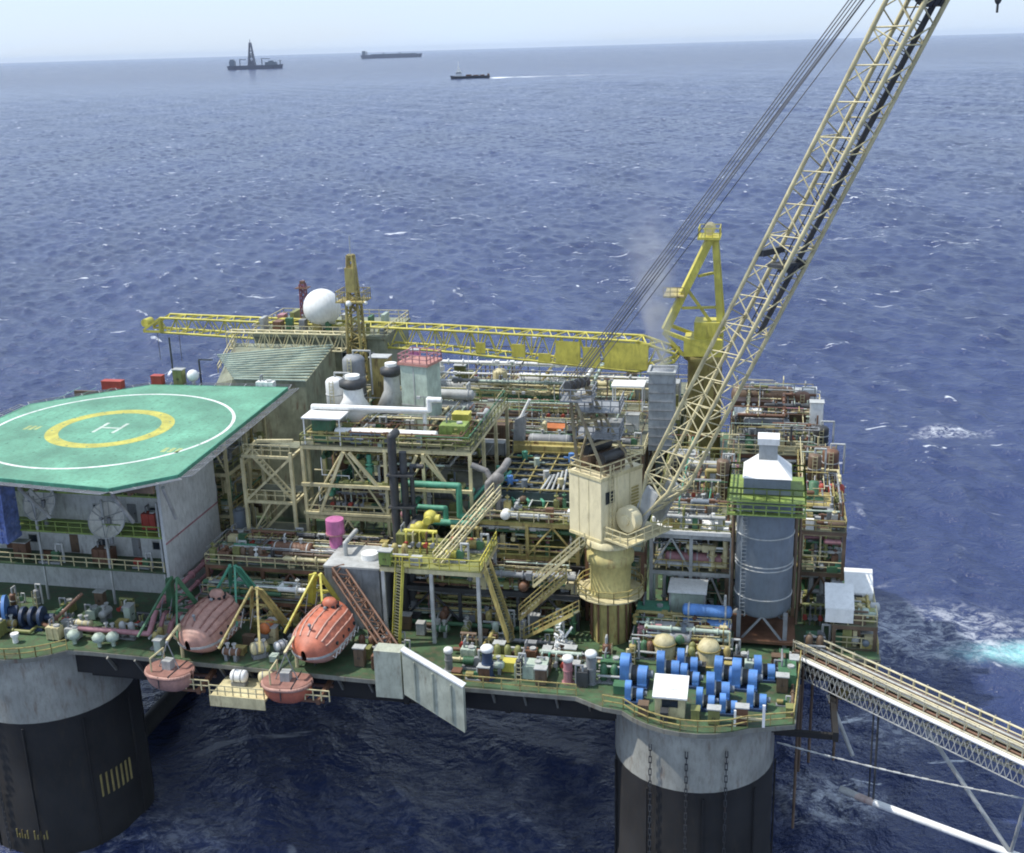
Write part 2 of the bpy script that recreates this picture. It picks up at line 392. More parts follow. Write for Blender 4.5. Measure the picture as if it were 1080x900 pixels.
def stair(label, p, q, w=1.0, c='cream', name='stairway'):
    """straight flight between two points (local), with stringers, treads, rails"""
    p, q = V(p), V(q); t = thing(name, label, 'stairway', tuple(p)); d = q-p
    s = V((d.y,-d.x,0)).normalized()*(w/2)
    ob('stringer', MB().bar(s,d+s,.1,.3), c, t); ob('stringer', MB().bar(-s,d-s,.1,.3), c, t)
    n = max(3,int(abs(d.z)/.3)); m = MB()
    for i in range(n+1):
        c0 = d*(i/n); m.bar(c0-s*.9,c0+s*.9,.28,.06)
    ob('tread', m, 'plate', t)
    for g in (s,-s):
        m = MB(); k = max(2,int(d.length/1.3))
        for i in range(k+1): m.bar(d*(i/k)+g, d*(i/k)+g+V((0,0,1.05)), .09)
        m.bar(g+V((0,0,1.05)), d+g+V((0,0,1.05)), .09).bar(g+V((0,0,.55)), d+g+V((0,0,.55)), .07)
        ob('handrail', m, c, t)
    return t
# ------------------------------------------------------------------ camera
cam = bpy.data.cameras.new('camera'); co = bpy.data.objects.new('camera', cam); col.objects.link(co)
cam.sensor_width = 36; cam.lens = 42.0; cam.clip_end = 400000; cam.clip_start = 1
pit, rol = R(17.6), R(1.7)
f = V((0,cos(pit),-sin(pit))); r_ = V((1,0,0)); u_ = r_.cross(f)
r2 = r_*cos(rol)-u_*sin(rol); u2 = r2.cross(f)
co.matrix_world = Matrix(((r2.x,u2.x,-f.x,0),(r2.y,u2.y,-f.y,0),(r2.z,u2.z,-f.z,80),(0,0,0,1)))
S.camera = co
# ------------------------------------------------------------------ light
SUN_EL, sd = R(58), V((-.95,.10))         # where the sun stands (from the platform, seen from above)
sd.normalize()
sun = bpy.data.lights.new('sun', 'SUN'); so = bpy.data.objects.new('sun', sun); col.objects.link(so)
sun.energy = 3.4; sun.angle = R(.8); sun.color = (1,.955,.88)
d = V((sd.x*cos(SUN_EL), sd.y*cos(SUN_EL), sin(SUN_EL)))
so.rotation_euler = d.to_track_quat('Z','Y').to_euler(); so.location = (0,0,300)
w = bpy.data.worlds.new('World'); S.world = w; w.use_nodes = True
nt = w.node_tree; nt.nodes.clear()
out = nt.nodes.new('ShaderNodeOutputWorld'); bg = nt.nodes.new('ShaderNodeBackground'); sky = nt.nodes.new('ShaderNodeTexSky')
sky.sky_type = 'NISHITA'; sky.sun_disc = False; sky.sun_elevation = SUN_EL; sky.sun_rotation = math.atan2(sd.x, sd.y)
sky.air_density = 1.0; sky.dust_density = .8; sky.ozone_density = 2.5; sky.altitude = 50
tc = nt.nodes.new('ShaderNodeTexCoord'); mp = nt.nodes.new('ShaderNodeMapping'); mp.inputs['Scale'].default_value = (3,3,16)
nz = nt.nodes.new('ShaderNodeTexNoise'); nz.inputs['Scale'].default_value = 1.6; nz.inputs['Detail'].default_value = 7
mr = nt.nodes.new('ShaderNodeMapRange'); mr.inputs[1].default_value = .42; mr.inputs[2].default_value = .75; mr.inputs[3].default_value = .72; mr.inputs[4].default_value = .95
mx = nt.nodes.new('ShaderNodeMix'); mx.data_type = 'RGBA'; mx.inputs[7].default_value = (4.4,5.35,6.75,1)
lk = nt.links.new
lk(tc.outputs['Generated'], mp.inputs[0]); lk(mp.outputs[0], nz.inputs['Vector']); lk(nz.outputs[0], mr.inputs[0]); lk(mr.outputs[0], mx.inputs[0])
lk(sky.outputs[0], mx.inputs[6]); lk(mx.outputs[2], bg.inputs[0]); lk(bg.outputs[0], out.inputs[0]); bg.inputs[1].default_value = .12
S.view_settings.view_transform = 'Standard'; S.view_settings.look = 'None'; S.view_settings.gamma = 1; S.view_settings.exposure = .5
S.cycles.filter_width = 1.9; S.cycles.max_bounces = 6; S.cycles.volume_bounces = 0; S.cycles.use_denoising = True; S.cycles.volume_step_rate = 1; S.cycles.caustics_reflective = False
# ------------------------------------------------------------------ sea
def sea_mat():
    m = bpy.data.materials.new('sea_water'); m.use_nodes = True; nt = m.node_tree; nt.nodes.clear(); N = nt.nodes.new; L = nt.links.new
    out = N('ShaderNodeOutputMaterial'); b = N('ShaderNodeBsdfPrincipled'); tc = N('ShaderNodeTexCoord')
    b.inputs['Roughness'].default_value = .16; b.inputs['IOR'].default_value = 1.33
    def noise(sc, det=4, rough=.55, sx=1, sy=1, rot=.25, dist=0):
        mp = N('ShaderNodeMapping'); mp.inputs['Scale'].default_value = (sx,sy,1); mp.inputs['Rotation'].default_value = (0,0,rot)
        L(tc.outputs['Object'], mp.inputs[0]); n = N('ShaderNodeTexNoise'); n.inputs['Scale'].default_value = sc
        n.inputs['Detail'].default_value = det; n.inputs['Roughness'].default_value = rough; n.inputs['Distortion'].default_value = dist
        L(mp.outputs[0], n.inputs['Vector']); return n.outputs[0]
    def M(op, a, c=None, cl=False):
        n = N('ShaderNodeMath'); n.operation = op; n.use_clamp = cl
        for i, x in enumerate((a, c)):
            if x is None: continue
            if isinstance(x, (int, float)): n.inputs[i].default_value = x
            else: L(x, n.inputs[i])
        return n.outputs[0]
    def ramp(x, a, c, lo=0, hi=1):
        n = N('ShaderNodeMapRange'); n.interpolation_type = 'SMOOTHSTEP'; L(x, n.inputs[0])
        for i, q in zip((1,2,3,4), (a,c,lo,hi)): n.inputs[i].default_value = q
        return n.outputs[0]
    sep = N('ShaderNodeSeparateXYZ'); L(tc.outputs['Object'], sep.inputs[0]); X, Y = sep.outputs[0], sep.outputs[1]
    def blob(cx, cy, rx, ry):
        a = M('DIVIDE', M('SUBTRACT', X, cx), rx); c = M('DIVIDE', M('SUBTRACT', Y, cy), ry)
        return ramp(M('SQRT', M('ADD', M('MULTIPLY', a, a), M('MULTIPLY', c, c))), .25, 1, 1, 0)
    rip = noise(.45, 5, .65, .9, 1, .1)
    h = M('ADD', M('MULTIPLY', noise(.22, 5, .6, .9, 1, .5, .4), 1.6), M('MULTIPLY', rip, .9))
    h = M('ADD', h, M('MULTIPLY', M('MULTIPLY', noise(.07, 5, .6, .8, 1, .3), ramp(Y, 2600, 5600)), 22))
    bp = N('ShaderNodeBump'); bp.inputs['Strength'].default_value = .85; bp.inputs['Distance'].default_value = 1.0; L(h, bp.inputs['Height']); L(bp.outputs[0], b.inputs['Normal'])
    # foam: breaking crests, the churned patches round the legs, the outfall, the ship's wake
    crest = M('MULTIPLY', ramp(noise(.016, 3, .5, .7, 1.2, .3), .53, .66), ramp(noise(.085, 7, .66, .6, 1.3, .3, .7), .635, .70))
    at = N('ShaderNodeAttribute'); at.attribute_name = 'breaking'
    brk = M('MULTIPLY', ramp(at.outputs['Fac'], .37, .52), ramp(noise(.5, 8, .72, .8, 1, .5, 1.2), .40, .58))
    crest = M('MAXIMUM', M('MULTIPLY', brk, ramp(noise(.010, 2, .5), .42, .6)), M('MULTIPLY', crest, .8))
    small = M('MULTIPLY', ramp(noise(.012, 2, .5), .40, .60), ramp(noise(.16, 7, .66, .5, 1.4, .2, .8), .63, .69))
    web = ramp(noise(.32, 8, .7, .8, 1, .5, 1.6), .50, .70)
    churn = M('MAXIMUM', M('MAXIMUM', M('MULTIPLY', blob(58,150,21,14), .62), M('MULTIPLY', blob(34,113,9,7), .7)), M('MULTIPLY', blob(44,125,7,6), .45))
    churn = M('MAXIMUM', churn, M('MULTIPLY', blob(92,238,12,5), .75))
    churn = M('MAXIMUM', churn, M('MULTIPLY', blob(-6,113,26,13), .22))
    churn = M('MAXIMUM', churn, M('MULTIPLY', blob(-38,108,14,10), .3))
    churn = M('MAXIMUM', churn, M('MULTIPLY', M('MAXIMUM', blob(16.1,97.1,11.5,11.5), blob(-50,115,12.5,12.5)), .5))
    churn = M('MULTIPLY', churn, ramp(noise(.7, 9, .76, .75, 1, .5, .7), .43, .64))
    yl = M('ABSOLUTE', M('SUBTRACT', Y, M('ADD', 3494, M('MULTIPLY', noise(.01,2), 14))))
    wake = M('MULTIPLY', M('MULTIPLY', ramp(yl, 25, 75, 1, 0), ramp(X, -45, -20)), ramp(X, 60, 520, 1, 0))
    wake = M('MULTIPLY', wake, M('ADD', .35, ramp(X, 20, 120, .65, 0)))
    foam = M('MAXIMUM', M('MAXIMUM', crest, small), M('MAXIMUM', churn, wake), True)
    jet = M('MULTIPLY', M('POWER', blob(72,144,19,5.5), 1.3), ramp(noise(.3,7,.72,1,1,.2,1.5), .3, .62, .25, .9))
    tone = ramp(noise(.008, 6, .62, 1.6, .45, 1.0), .3, .7)
    deep = N('ShaderNodeMix'); deep.data_type = 'RGBA'; deep.inputs[6].default_value = (.021,.033,.096,1); deep.inputs[7].default_value = (.035,.053,.140,1); L(tone, deep.inputs[0])
    c1 = N('ShaderNodeMix'); c1.data_type = 'RGBA'; c1.inputs[7].default_value = (.30,.66,.66,1); L(jet, c1.inputs[0]); L(deep.outputs[2], c1.inputs[6])
    c2 = N('ShaderNodeMix'); c2.data_type = 'RGBA'; c2.inputs[7].default_value = (.70,.73,.77,1); L(foam, c2.inputs[0]); L(c1.outputs[2], c2.inputs[6])
    L(c2.outputs[2], b.inputs['Base Color']); L(M('ADD', .16, M('MULTIPLY', foam, .6)), b.inputs['Roughness']); L(b.outputs[0], out.inputs[0]); return m
def build_sea():
    """wind sea as real geometry: rings spreading out to the horizon, finer towards the platform; sum of trochoidal waves"""
    import numpy as np
    rng = np.random.default_rng(11)
    rad = [25.0]
    while rad[-1] < 5200: q = rad[-1]; rad.append(q+min(5.5, max(.8, q*q/150000)))
    nw = len(rad); rad += [5600,6400,8000,11000,16000,25000,40000,70000,130000]
    an = np.concatenate([np.linspace(-120,-38,30,endpoint=False), np.linspace(-38,38,860), np.linspace(38,120,31)[1:]])
    rad = np.array(rad); an = np.radians(an)
    Rr, Aa = np.meshgrid(rad, an, indexing='ij'); X = Rr*np.sin(Aa); Y = Rr*np.cos(Aa)
    Z = np.zeros_like(X); DX = np.zeros_like(X); DY = np.zeros_like(X); J = np.zeros_like(X)
    fade = np.clip((5200-Rr)/2500, 0, 1); fade[nw:] = 0
    wind = np.radians(205)
    for i in range(72):
        lam = 3.8*(23/3.8)**rng.random() if i < 64 else 60+60*rng.random(); k = 2*np.pi/lam; th = wind+rng.normal(0,.55 if i < 64 else .25); ph = rng.random()*6.283
        a = .034/k*(1 if lam < 18 else .8 if lam < 31 else .5); c, s = np.cos(th), np.sin(th)
        f_ = fade*np.clip((lam*300-Rr)/(lam*120), 0, 1)
        p = k*(X*c+Y*s)+ph; sp = np.sin(p); cp = np.cos(p)
        Z += a*sp*f_; DX += a*c*cp*f_*.85; DY += a*s*cp*f_*.85; J += a*k*sp*f_
    co = np.stack([X+DX, Y+DY, Z], -1).reshape(-1,3).astype(np.float32)
    n, m_ = X.shape; idx = np.arange(n*m_).reshape(n,m_)
    fc = np.stack([idx[:-1,:-1], idx[:-1,1:], idx[1:,1:], idx[1:,:-1]], -1).reshape(-1,4)[:, ::-1]
    me = bpy.data.meshes.new('sea'); me.vertices.add(len(co)); me.vertices.foreach_set('co', co.ravel())
    me.loops.add(fc.size); me.loops.foreach_set('vertex_index', fc.ravel().astype(np.int32)); me.polygons.add(len(fc))
    me.polygons.foreach_set('loop_start', np.arange(0,fc.size,4,dtype=np.int32)); me.polygons.foreach_set('use_smooth', np.ones(len(fc),bool))
    at = me.attributes.new('breaking', 'FLOAT', 'POINT'); at.data.foreach_set('value', J.ravel().astype(np.float32))
    me.update(calc_edges=True); me.validate(); me.materials.append(sea_mat())
    o = bpy.data.objects.new('sea', me); col.objects.link(o); o['kind'] = 'structure'
build_sea()

# ------------------------------------------------------------------ hull
def arc(cx, cy, r, a0, a1, n): return [(cx+r*cos(R(a0+(a1-a0)*i/n)), cy+r*sin(R(a0+(a1-a0)*i/n))) for i in range(n+1)]
outline = [(-78,-7.5)]+arc(-51,-1.6,8.8,222,318,10)+[(-42,-7.4),(-13,-8.2),(7,-8.2),(9.6,-9.6)]+arc(17.5,-4.4,8.2,222,306,8)+[(26.2,-9.8),(27,2.9),(34.2,2.9),(34.2,16),(31.8,18),(31.5,58),(29,66),(24,71),(-62,71),(-78,60)]
hull = thing('platform_hull', 'big dark floating platform hull on thick round legs standing in the sea', 'platform hull')
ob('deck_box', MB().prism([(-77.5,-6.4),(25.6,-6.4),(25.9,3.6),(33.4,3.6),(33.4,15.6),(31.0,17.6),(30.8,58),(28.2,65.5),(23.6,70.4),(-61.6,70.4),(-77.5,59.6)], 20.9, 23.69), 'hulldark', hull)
for x in list(range(-40,9,3))+[-74,-70,-66,-62]: ob('bracket', MB().bar((x,-6.38,21.6),(x,-7.7,23.6),.16,.3), 'edge', hull)
mdeck = ob('deck_plate', MB().prism(outline, 23.7, 24.0), 'deck', hull)
m = MB()
pts = outline+[outline[0]]
for (a,b_),(c_,d_) in zip(pts, pts[1:]): m.bar((a,b_,23.74),(c_,d_,23.74),.2,.42)
ob('edge_beam', m, 'edge', mdeck)
for (cx,cy,rr,zb) in ((-51,-1.2,8.4,16.2),(17.4,-4.2,7.3,17.3),(-51,60,8.4,16),(17.4,60,7.3,16)):
    ob('column', MB().lathe([(rr,zb),(rr,23.66)],(cx,cy,0),40), 'hull', hull)
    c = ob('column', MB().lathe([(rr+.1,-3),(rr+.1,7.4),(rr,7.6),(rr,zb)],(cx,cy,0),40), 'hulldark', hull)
    m = MB()
    for a in range(0,360,40): m.cyl((cx+(rr+.16)*cos(R(a)),cy+(rr+.16)*sin(R(a)),-1),(cx+(rr+.16)*cos(R(a)),cy+(rr+.16)*sin(R(a)),zb-.5),.1,n=6)
    ob('drain_pipe', m, 'hulldark', c)
for k, (a0, zt, hh) in enumerate(((-34,6.0,2.6),(-84,2.6,1.0),(-98,2.6,1.0))):
    for i in range(7 if k==0 else 5):
        a = R(a0+i*(4.2 if k==0 else 2.2)); x, y = -51+8.52*cos(a), -1.2+8.52*sin(a)
        ob('draft_mark', MB().bar((x,y,zt),(x,y,zt+hh-(.5*(i%2) if k else 0)),.28 if k==0 else .22,.06), 'ochre', hull)
m = MB()
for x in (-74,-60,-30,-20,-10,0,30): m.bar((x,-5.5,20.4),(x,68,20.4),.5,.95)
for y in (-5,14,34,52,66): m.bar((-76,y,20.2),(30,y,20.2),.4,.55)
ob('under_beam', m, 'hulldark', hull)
m = MB()
for x in (-51,17.4): ob('hull_brace', MB().cyl((x,5,1),(x,54,1),1.1,n=14), 'hulldark', hull)
# railing round the deck edge
m = MB(); segs = [[p for p in outline[:12]],[(-12,-8.1),(7,-8.1)],[(9.6,-9.5)]+arc(17.5,-4.4,8.1,222,306,8)+[(26.1,-9.7),(26.9,1.5)],[(34.1,4),(34.1,16),(31.7,18),(31.4,58),(28.9,66),(24,70.9),(-62,70.9)]]
for s_ in segs: m.rail([(x,y,24) for x,y in s_], step=1.7)
solo('deck_railing', m, 'ochre', 'yellowish tube railing running along the edge of the main deck', 'railing')
# mooring chains and hoses hanging down the legs
def chain(label, x, y, z0, z1):
    m = MB(); n = int((z1-z0)/.62)
    for i in range(n):
        z = z0+i*.62
        if i%2: m.bar((x-.1,y,z),(x-.1,y,z+.62),.075).bar((x+.1,y,z),(x+.1,y,z+.62),.075)
        else: m.bar((x,y-.1,z),(x,y-.1,z+.62),.075).bar((x,y+.1,z),(x,y+.1,z+.62),.075)
        m.bar((x-.13,y,z),(x+.13,y,z),.09)
    return solo('mooring_chain', m, 'dark', label, 'chain', group='mooring chains down the legs')
chain('mooring chain down the pale leg under the blue winches, nearest the lifeboats', 14.0,-11.1,-2,22)
chain('mooring chain down the middle of the pale leg under the blue winches', 17.2,-11.8,-2,22)
chain('mooring chain down the pale leg under the blue winches, nearest the gangway', 20.6,-11.1,-2,22)
chain('mooring chain down the leg under the helideck', -53.4,-9.6,-2,22)
# ------------------------------------------------------------------ helideck
hx, hy, hz = -46.4, 8.7, 42.0
hp = [(-49.6,-7.4),(-36.6,-8.7),(-31.9,-4.3),(-33.2,26.3),(-50.5,25.6),(-60.9,16.0),(-61.4,2.5)]
hp = [(x-hx,y-hy) for x,y in hp]
hel = thing('helideck', 'green helicopter landing deck with yellow ring, white circle and H', 'helideck', (hx,hy,hz))
ob('deck_plate', MB().prism(hp,-.35,0), paint('helideck_green',(.125,.325,.215),rough=.6,rust=.42,var=.42,scale=.16,grime=.6,streak=False,rustcol=(.10,.26,.17)), hel)
def ring(r0, r1, z, n=96, dash=None):
    m = MB()
    for i in range(n):
        if dash and i%dash == dash-1: continue
        a, b = 2*pi*i/n, 2*pi*(i+1)/n
        m.add([(r0*cos(a),r0*sin(a),z),(r1*cos(a),r1*sin(a),z),(r1*cos(b),r1*sin(b),z),(r0*cos(b),r0*sin(b),z)],[(0,1,2,3)])
    return m
ob('landing_circle', ring(5.35,6.75,.008), paint('ring_yellow',(.46,.43,.08),rust=.35,rustcol=(.15,.33,.2)), hel)
ob('perimeter_circle', ring(12.9,13.25,.008,120), paint('worn_white',(.72,.74,.70),rust=.34,rustcol=(.15,.4,.28),streak=False), hel)
m = MB()
for i in range(-6,7): m.add([(i*2.1-.04,-14,.004),(i*2.1+.04,-14,.004),(i*2.1+.04,15,.004),(i*2.1-.04,15,.004)],[(0,1,2,3)])
ob('plate_seam', m, paint('seam',(.10,.27,.19),rust=.2), hel)
m = MB()
for i in range(-5,6):
    for j in range(-5,6):
        if i*i+j*j < 30: m.cyl((i*2.3+.9,j*2.3+.6,.002),(i*2.3+.9,j*2.3+.6,.012),.13,n=8)
ob('tie_down', m, paint('tiedown',(.09,.22,.15),rust=.3), hel)
fy = paint('faded_yellow',(.36,.42,.16),rust=.5,streak=False,rustcol=(.15,.36,.25))
for (x,y,w_) in ((-9.6,-1.0,1.9),(9.4,-6.2,2.2)):
    m = MB()
    for k in range(3):
        xx = x+k*w_/3; m.add([(xx,y-.7,.008),(xx+w_*.22,y-.7,.008),(xx+w_*.22,y+.7,.008),(xx,y+.7,.008)],[(0,1,2,3)])
    ob('faded_marking', m, fy, hel)
m = MB(); z = .012
for x in (-1.35,.95): m.add([(x,-1.7,z),(x+.4,-1.7,z),(x+.4,1.7,z),(x,1.7,z)],[(0,1,2,3)])
m.add([(-.95,-.2,z),(.95,-.2,z),(.95,.2,z),(-.95,.2,z)],[(0,1,2,3)])
ob('letter_h', m, paint('faded_white',(.50,.58,.50),rust=.5,rustcol=(.15,.36,.25),streak=False), hel)
m = MB()
for (a,b_),(c_,d_) in zip(hp, hp[1:]+hp[:1]):
    p, q = V((a,b_,-.35)), V((c_,d_,-.35)); n_ = V((q.y-p.y, p.x-q.x, 0)).normalized()*1.45
    k = max(2,int((q-p).length/1.9))
    for i in range(k+1): e = p.lerp(q,i/k); m.bar(e, e+n_+V((0,0,.28)), .09)
    for t_ in (.25,.5,.75,1): m.bar(p+n_*t_+V((0,0,.28*t_)), q+n_*t_+V((0,0,.28*t_)), .06)
ob('safety_net', m, 'grey', hel)
m = MB()
for y in (-15,-9,-3,3,9,15): m.bar((-13.5,y,-.85),(13.0,y,-.85),.3,.8)
for x in (-10,-5,0,5,10): m.bar((x,-14.5,-1.55),(x,16.5,-1.55),.35,.6)
ob('under_beam', m, 'brown', hel)
for x, y in ((12.2,-12),(8,-14.2),(-2,-14.2),(-10,-12.5)): ob('strut', MB().cyl((x,y,-1.8),(x*.93,y*.72,-6.4),.2,n=8), 'lightgrey', hel)
ob('edge_trim', (lambda m:[m.bar((a,b_,-.18),(c_,d_,-.18),.16,.42) for (a,b_),(c_,d_) in zip(hp,hp[1:]+hp[:1])] and m)(MB()), 'turq', hel)
# things along the far side of the helideck
eq('cabinet','olive','standing at the far rim of the helideck',(-47.6,27.2,41.4),w=1.2,d=1,h=2.2)
eq('crate','red','on the far rim of the helideck by the sea',(-55,24.4,41.6),w=2.6,d=1,h=1.1)
eq('crate','red','on the far rim of the helideck, small one beside the olive cabinet',(-50.2,26.6,41.6),w=1.4,d=.9,h=1.3)
eq('tank','white','low on the far corner of the helideck, near the slatted block',(-36.2,26.9,41.6),w=2.2,d=.9,h=.9)
for i,(x,y,h) in enumerate(((-45.2,28.0,5.2),(-48.6,27.6,8.0))):
    m = MB().cyl((0,0,0),(0,0,h),.11,n=6)
    if i==0: m.bar((0,0,h),(1.8,0,h),.14)
    solo('light_mast', m, 'dark', ['short black mast with a bent top behind the helideck','taller plain black mast hanging below the yellow boom tip behind the helideck'][i], 'mast', (x,y,39.5))
solo('weather_ball', MB().ball((0,0,.8),.75,14,10).cyl((0,0,-2.5),(0,0,.2),.2), 'white', 'small white round buoy-like lamp behind the helideck edge', 'lamp', (-45.9,27.4,42.0))
# ------------------------------------------------------------------ accommodation under the helideck
acc = thing('accommodation_block', 'grey accommodation block with pale side wall under the helideck', 'building', (-49,12,24))
ob('wall', MB().box(-26,10.6,-6,2.8,0,16), 'wall', acc)
ob('side_panel', MB().prism([(10.62,-9.4),(10.95,-9.4),(10.95,3.0),(10.62,3.0)],2.6,15.2), 'wall', acc)
m = MB()
for z in (7.4,): m.box(10.95,11.05,-9.4,3.0,z,z+.14)
ob('wall_seam', m, 'pink', acc)
for z, c in ((4.2,'deck'),(8.2,'lime'),(12.2,'lime')):
    fl = ob('walkway', MB().box(-26,10.6,-9.4 if z<12 else -8,-6.02,z-.2,z), c, acc)
    ob('handrail', MB().rail([(-26,-9.3 if z<12 else -7.9,z),(10.4,-9.3 if z<12 else -7.9,z)],step=1.5), 'cream' if z<8 else 'lime', fl)
for z in (4.3,8.3,12.3):
    for x in (-18,-10.5,-2.5,5):
        if (x,z) == (-2.5,8.3): continue
        d_ = ob('door', MB().box(x,x+1,-6.08,-6.005,z,z+2.1), random.choice(['rust','brown','grey']), acc)
        ob('handle', MB().box(x+.8,x+.9,-6.16,-6.08,z+1,z+1.12), 'dark', d_)
    for x in (-22,-14,-7,1.5,8): 
        wn = ob('window', MB().box(x-.6,x+.6,-6.1,-6.005,z+.9,z+1.9), 'lightgrey', acc); ob('pane', MB().box(x-.48,x+.48,-6.13,-6.1,z+1.0,z+1.8), 'glass', wn)
for x in (-20,-12,-4,4,10.3): ob('post', MB().bar((x,-9.2,0),(x,-9.2,12),.22), 'lightgrey', acc)
def dish(label, x, y, z, r, rz):
    t = thing('satellite_dish', label, 'satellite dish', (x,y,z), rz, 'satellite dishes under the helideck')
    prof = [(max(.02,r*i/8), -.42*r*(1-(i/8)**2)) for i in range(9)]
    m = MB(); n = 28; ca, sa = cos(R(62)), sin(R(62))
    def T(px,py,pz): return (px, py*ca-pz*sa, py*sa+pz*ca+r+1.0)
    vs = [T(q*cos(2*pi*i/n), q*sin(2*pi*i/n), pz) for q, pz in prof for i in range(n)]
    fs = [(j*n+i,j*n+(i+1)%n,(j+1)*n+(i+1)%n,(j+1)*n+i) for j in range(8) for i in range(n)]
    m.add(vs, fs, True); ob('reflector', m, 'dish', t); m = MB()
    for i in range(n): m.bar(T(r*cos(2*pi*i/n),r*sin(2*pi*i/n),0.02), T(r*cos(2*pi*(i+1)/n),r*sin(2*pi*(i+1)/n),0.02), .09)
    for i in range(8):
        a = 2*pi*i/8; m.bar(T(.2*cos(a),.2*sin(a),-.40*r),T(r*cos(a),r*sin(a),.0),.06)
    ob('rim', m, 'lightgrey', t); m = MB()
    for i in range(3): a = 2*pi*i/3+.5; m.bar(T(r*.95*cos(a),r*.95*sin(a),0), T(0,0,r*.75), .06)
    m.cyl(T(0,0,r*.6),T(0,0,r*.9),.16); ob('feed', m, 'grey', t)
    ob('mount', MB().cyl((0,.6,0),(0,.6,r+1),.22).bar((0,.6,r+1),T(0,0,-.42*r),.3), 'grey', t)
dish('round pale mesh satellite dish higher up beside the blue netting', -52.6,3.2,32.2,1.95,R(-4))
dish('round pale mesh satellite dish lower down beside the pale side wall', -44.4,2.4,31.0,1.95,R(10))
m = MB().box(-1.6,1.6,-1.2,1.2,0,6.4)
for i in range(9): m.bar((-1.6,-1.28,.5+i*.68),(1.6,-1.28,.9+i*.68),.12)
for i in range(6): m.bar((-1.5+i*.6,-1.3,0),(-1.3+i*.6,-1.3,6.4),.1)
solo('netting_stack', m, paint('bluenet',(.16,.22,.50),rust=.4,var=.5,scale=1.6,streak=False,rustcol=(.5,.5,.55)), 'tall blue and white netted stack beside the upper satellite dish', 'netted stack', (-56.6,1.6,31.4))
eq('pump','rust','on the walkway below the satellite dishes',(-52.3,3.4,28.2),s=1.15)
eq('pump','red','on the green walkway by the pale side wall',(-41.6,3.5,28.2),s=.9)
eq('tank','rust','on the green walkway under the lower satellite dish',(-46.4,4.2,28.2),w=2.2,d=1.2,h=1.7)
eq('tank','red','on the upper walkway beside the lower satellite dish',(-40.6,4.6,32.2),w=1.6,d=1,h=1.9)
eq('cabinet','rust','at the back of the walkway beside the blue netting',(-56.2,4.0,28.2),w=1.6,d=.9,h=1.9)
for i,(x,y) in enumerate(((-44.4,-6.2),(-41.5,-6.4),(-40.2,-6.0))):
    m = MB().cyl((0,0,0),(0,0,.7),.22,n=10).lathe([(.25,.6),(.62,.7),(.66,1.1),(.4,1.4),(.01,1.5)],n=14)
    solo('mushroom_vent', m, 'palegreen', ['pale mushroom vent on the deck edge, standing apart from the other two','pale mushroom vent, middle of three on the deck edge under the helideck','pale mushroom vent nearest the lifeboats on the deck edge'][i], 'vent', (x,y,24), group='mushroom vents on the deck edge')
solo('bollard', MB().cyl((0,0,0),(0,0,.9),.28,n=12).cyl((0,0,.7),(0,0,1),.42,n=12), 'white', 'small white bollard on the deck below the blue winch', 'bollard', (-50.6,-6.9,24))
def winch(t, c, w=3.2, s=1.0):
    ob('bed', MB().box(-w/2,w/2,-.9*s,.9*s,0,.3), c, t)
    ob('drum', MB().cyl((-w/2+.3,0,1.25*s),(w/2-.3,0,1.25*s),.55*s,n=16), 'dark', t)
    for x in (-w/2+.25,0,w/2-.25): ob('cheek', MB().cyl((x-.16,0,1.25*s),(x+.16,0,1.25*s),1.05*s,n=18), c, t)
    ob('motor', MB().cyl((w/2,.3,1.0*s),(w/2+.9,.3,1.0*s),.4*s,n=12), 'navy', t)
w_ = thing('mooring_winch','big blue mooring winch on the deck corner under the blue netting','winch',(-55.2,-4.6,24),R(25)); winch(w_,'blue',4.2,1.5)
w_ = thing('mooring_winch','small blue mooring winch beside the big one under the helideck','winch',(-50.6,-3.6,24.0),R(10)); winch(w_,'navy',2.4,1.0)
# pink pipes along the foot of the side wall
for i,(x,z,r) in enumerate(((-36.6,27.2,.28),(-36.0,26.3,.22),(-35.3,25.3,.3))):
    m = MB().pipe([(x-8*(i==0),-5.2+i*.5,z-2+.3*i),(x,-5.2+i*.5,z-2+.3*i),(x,-3,z),(x,19,z)], r, 10)
    for k in range(7): m.cyl((x,-1.5+3*k,z),(x,-1.3+3*k,z),r*1.6,n=10)
    solo('fire_main', m, 'pink', ['pink pipe nearest the pale side wall, bending along the deck front','pink pipe in the middle of the three beside the pale side wall','lowest pink pipe of the three beside the pale side wall'][i], 'pipe', group='pink pipes beside the side wall')
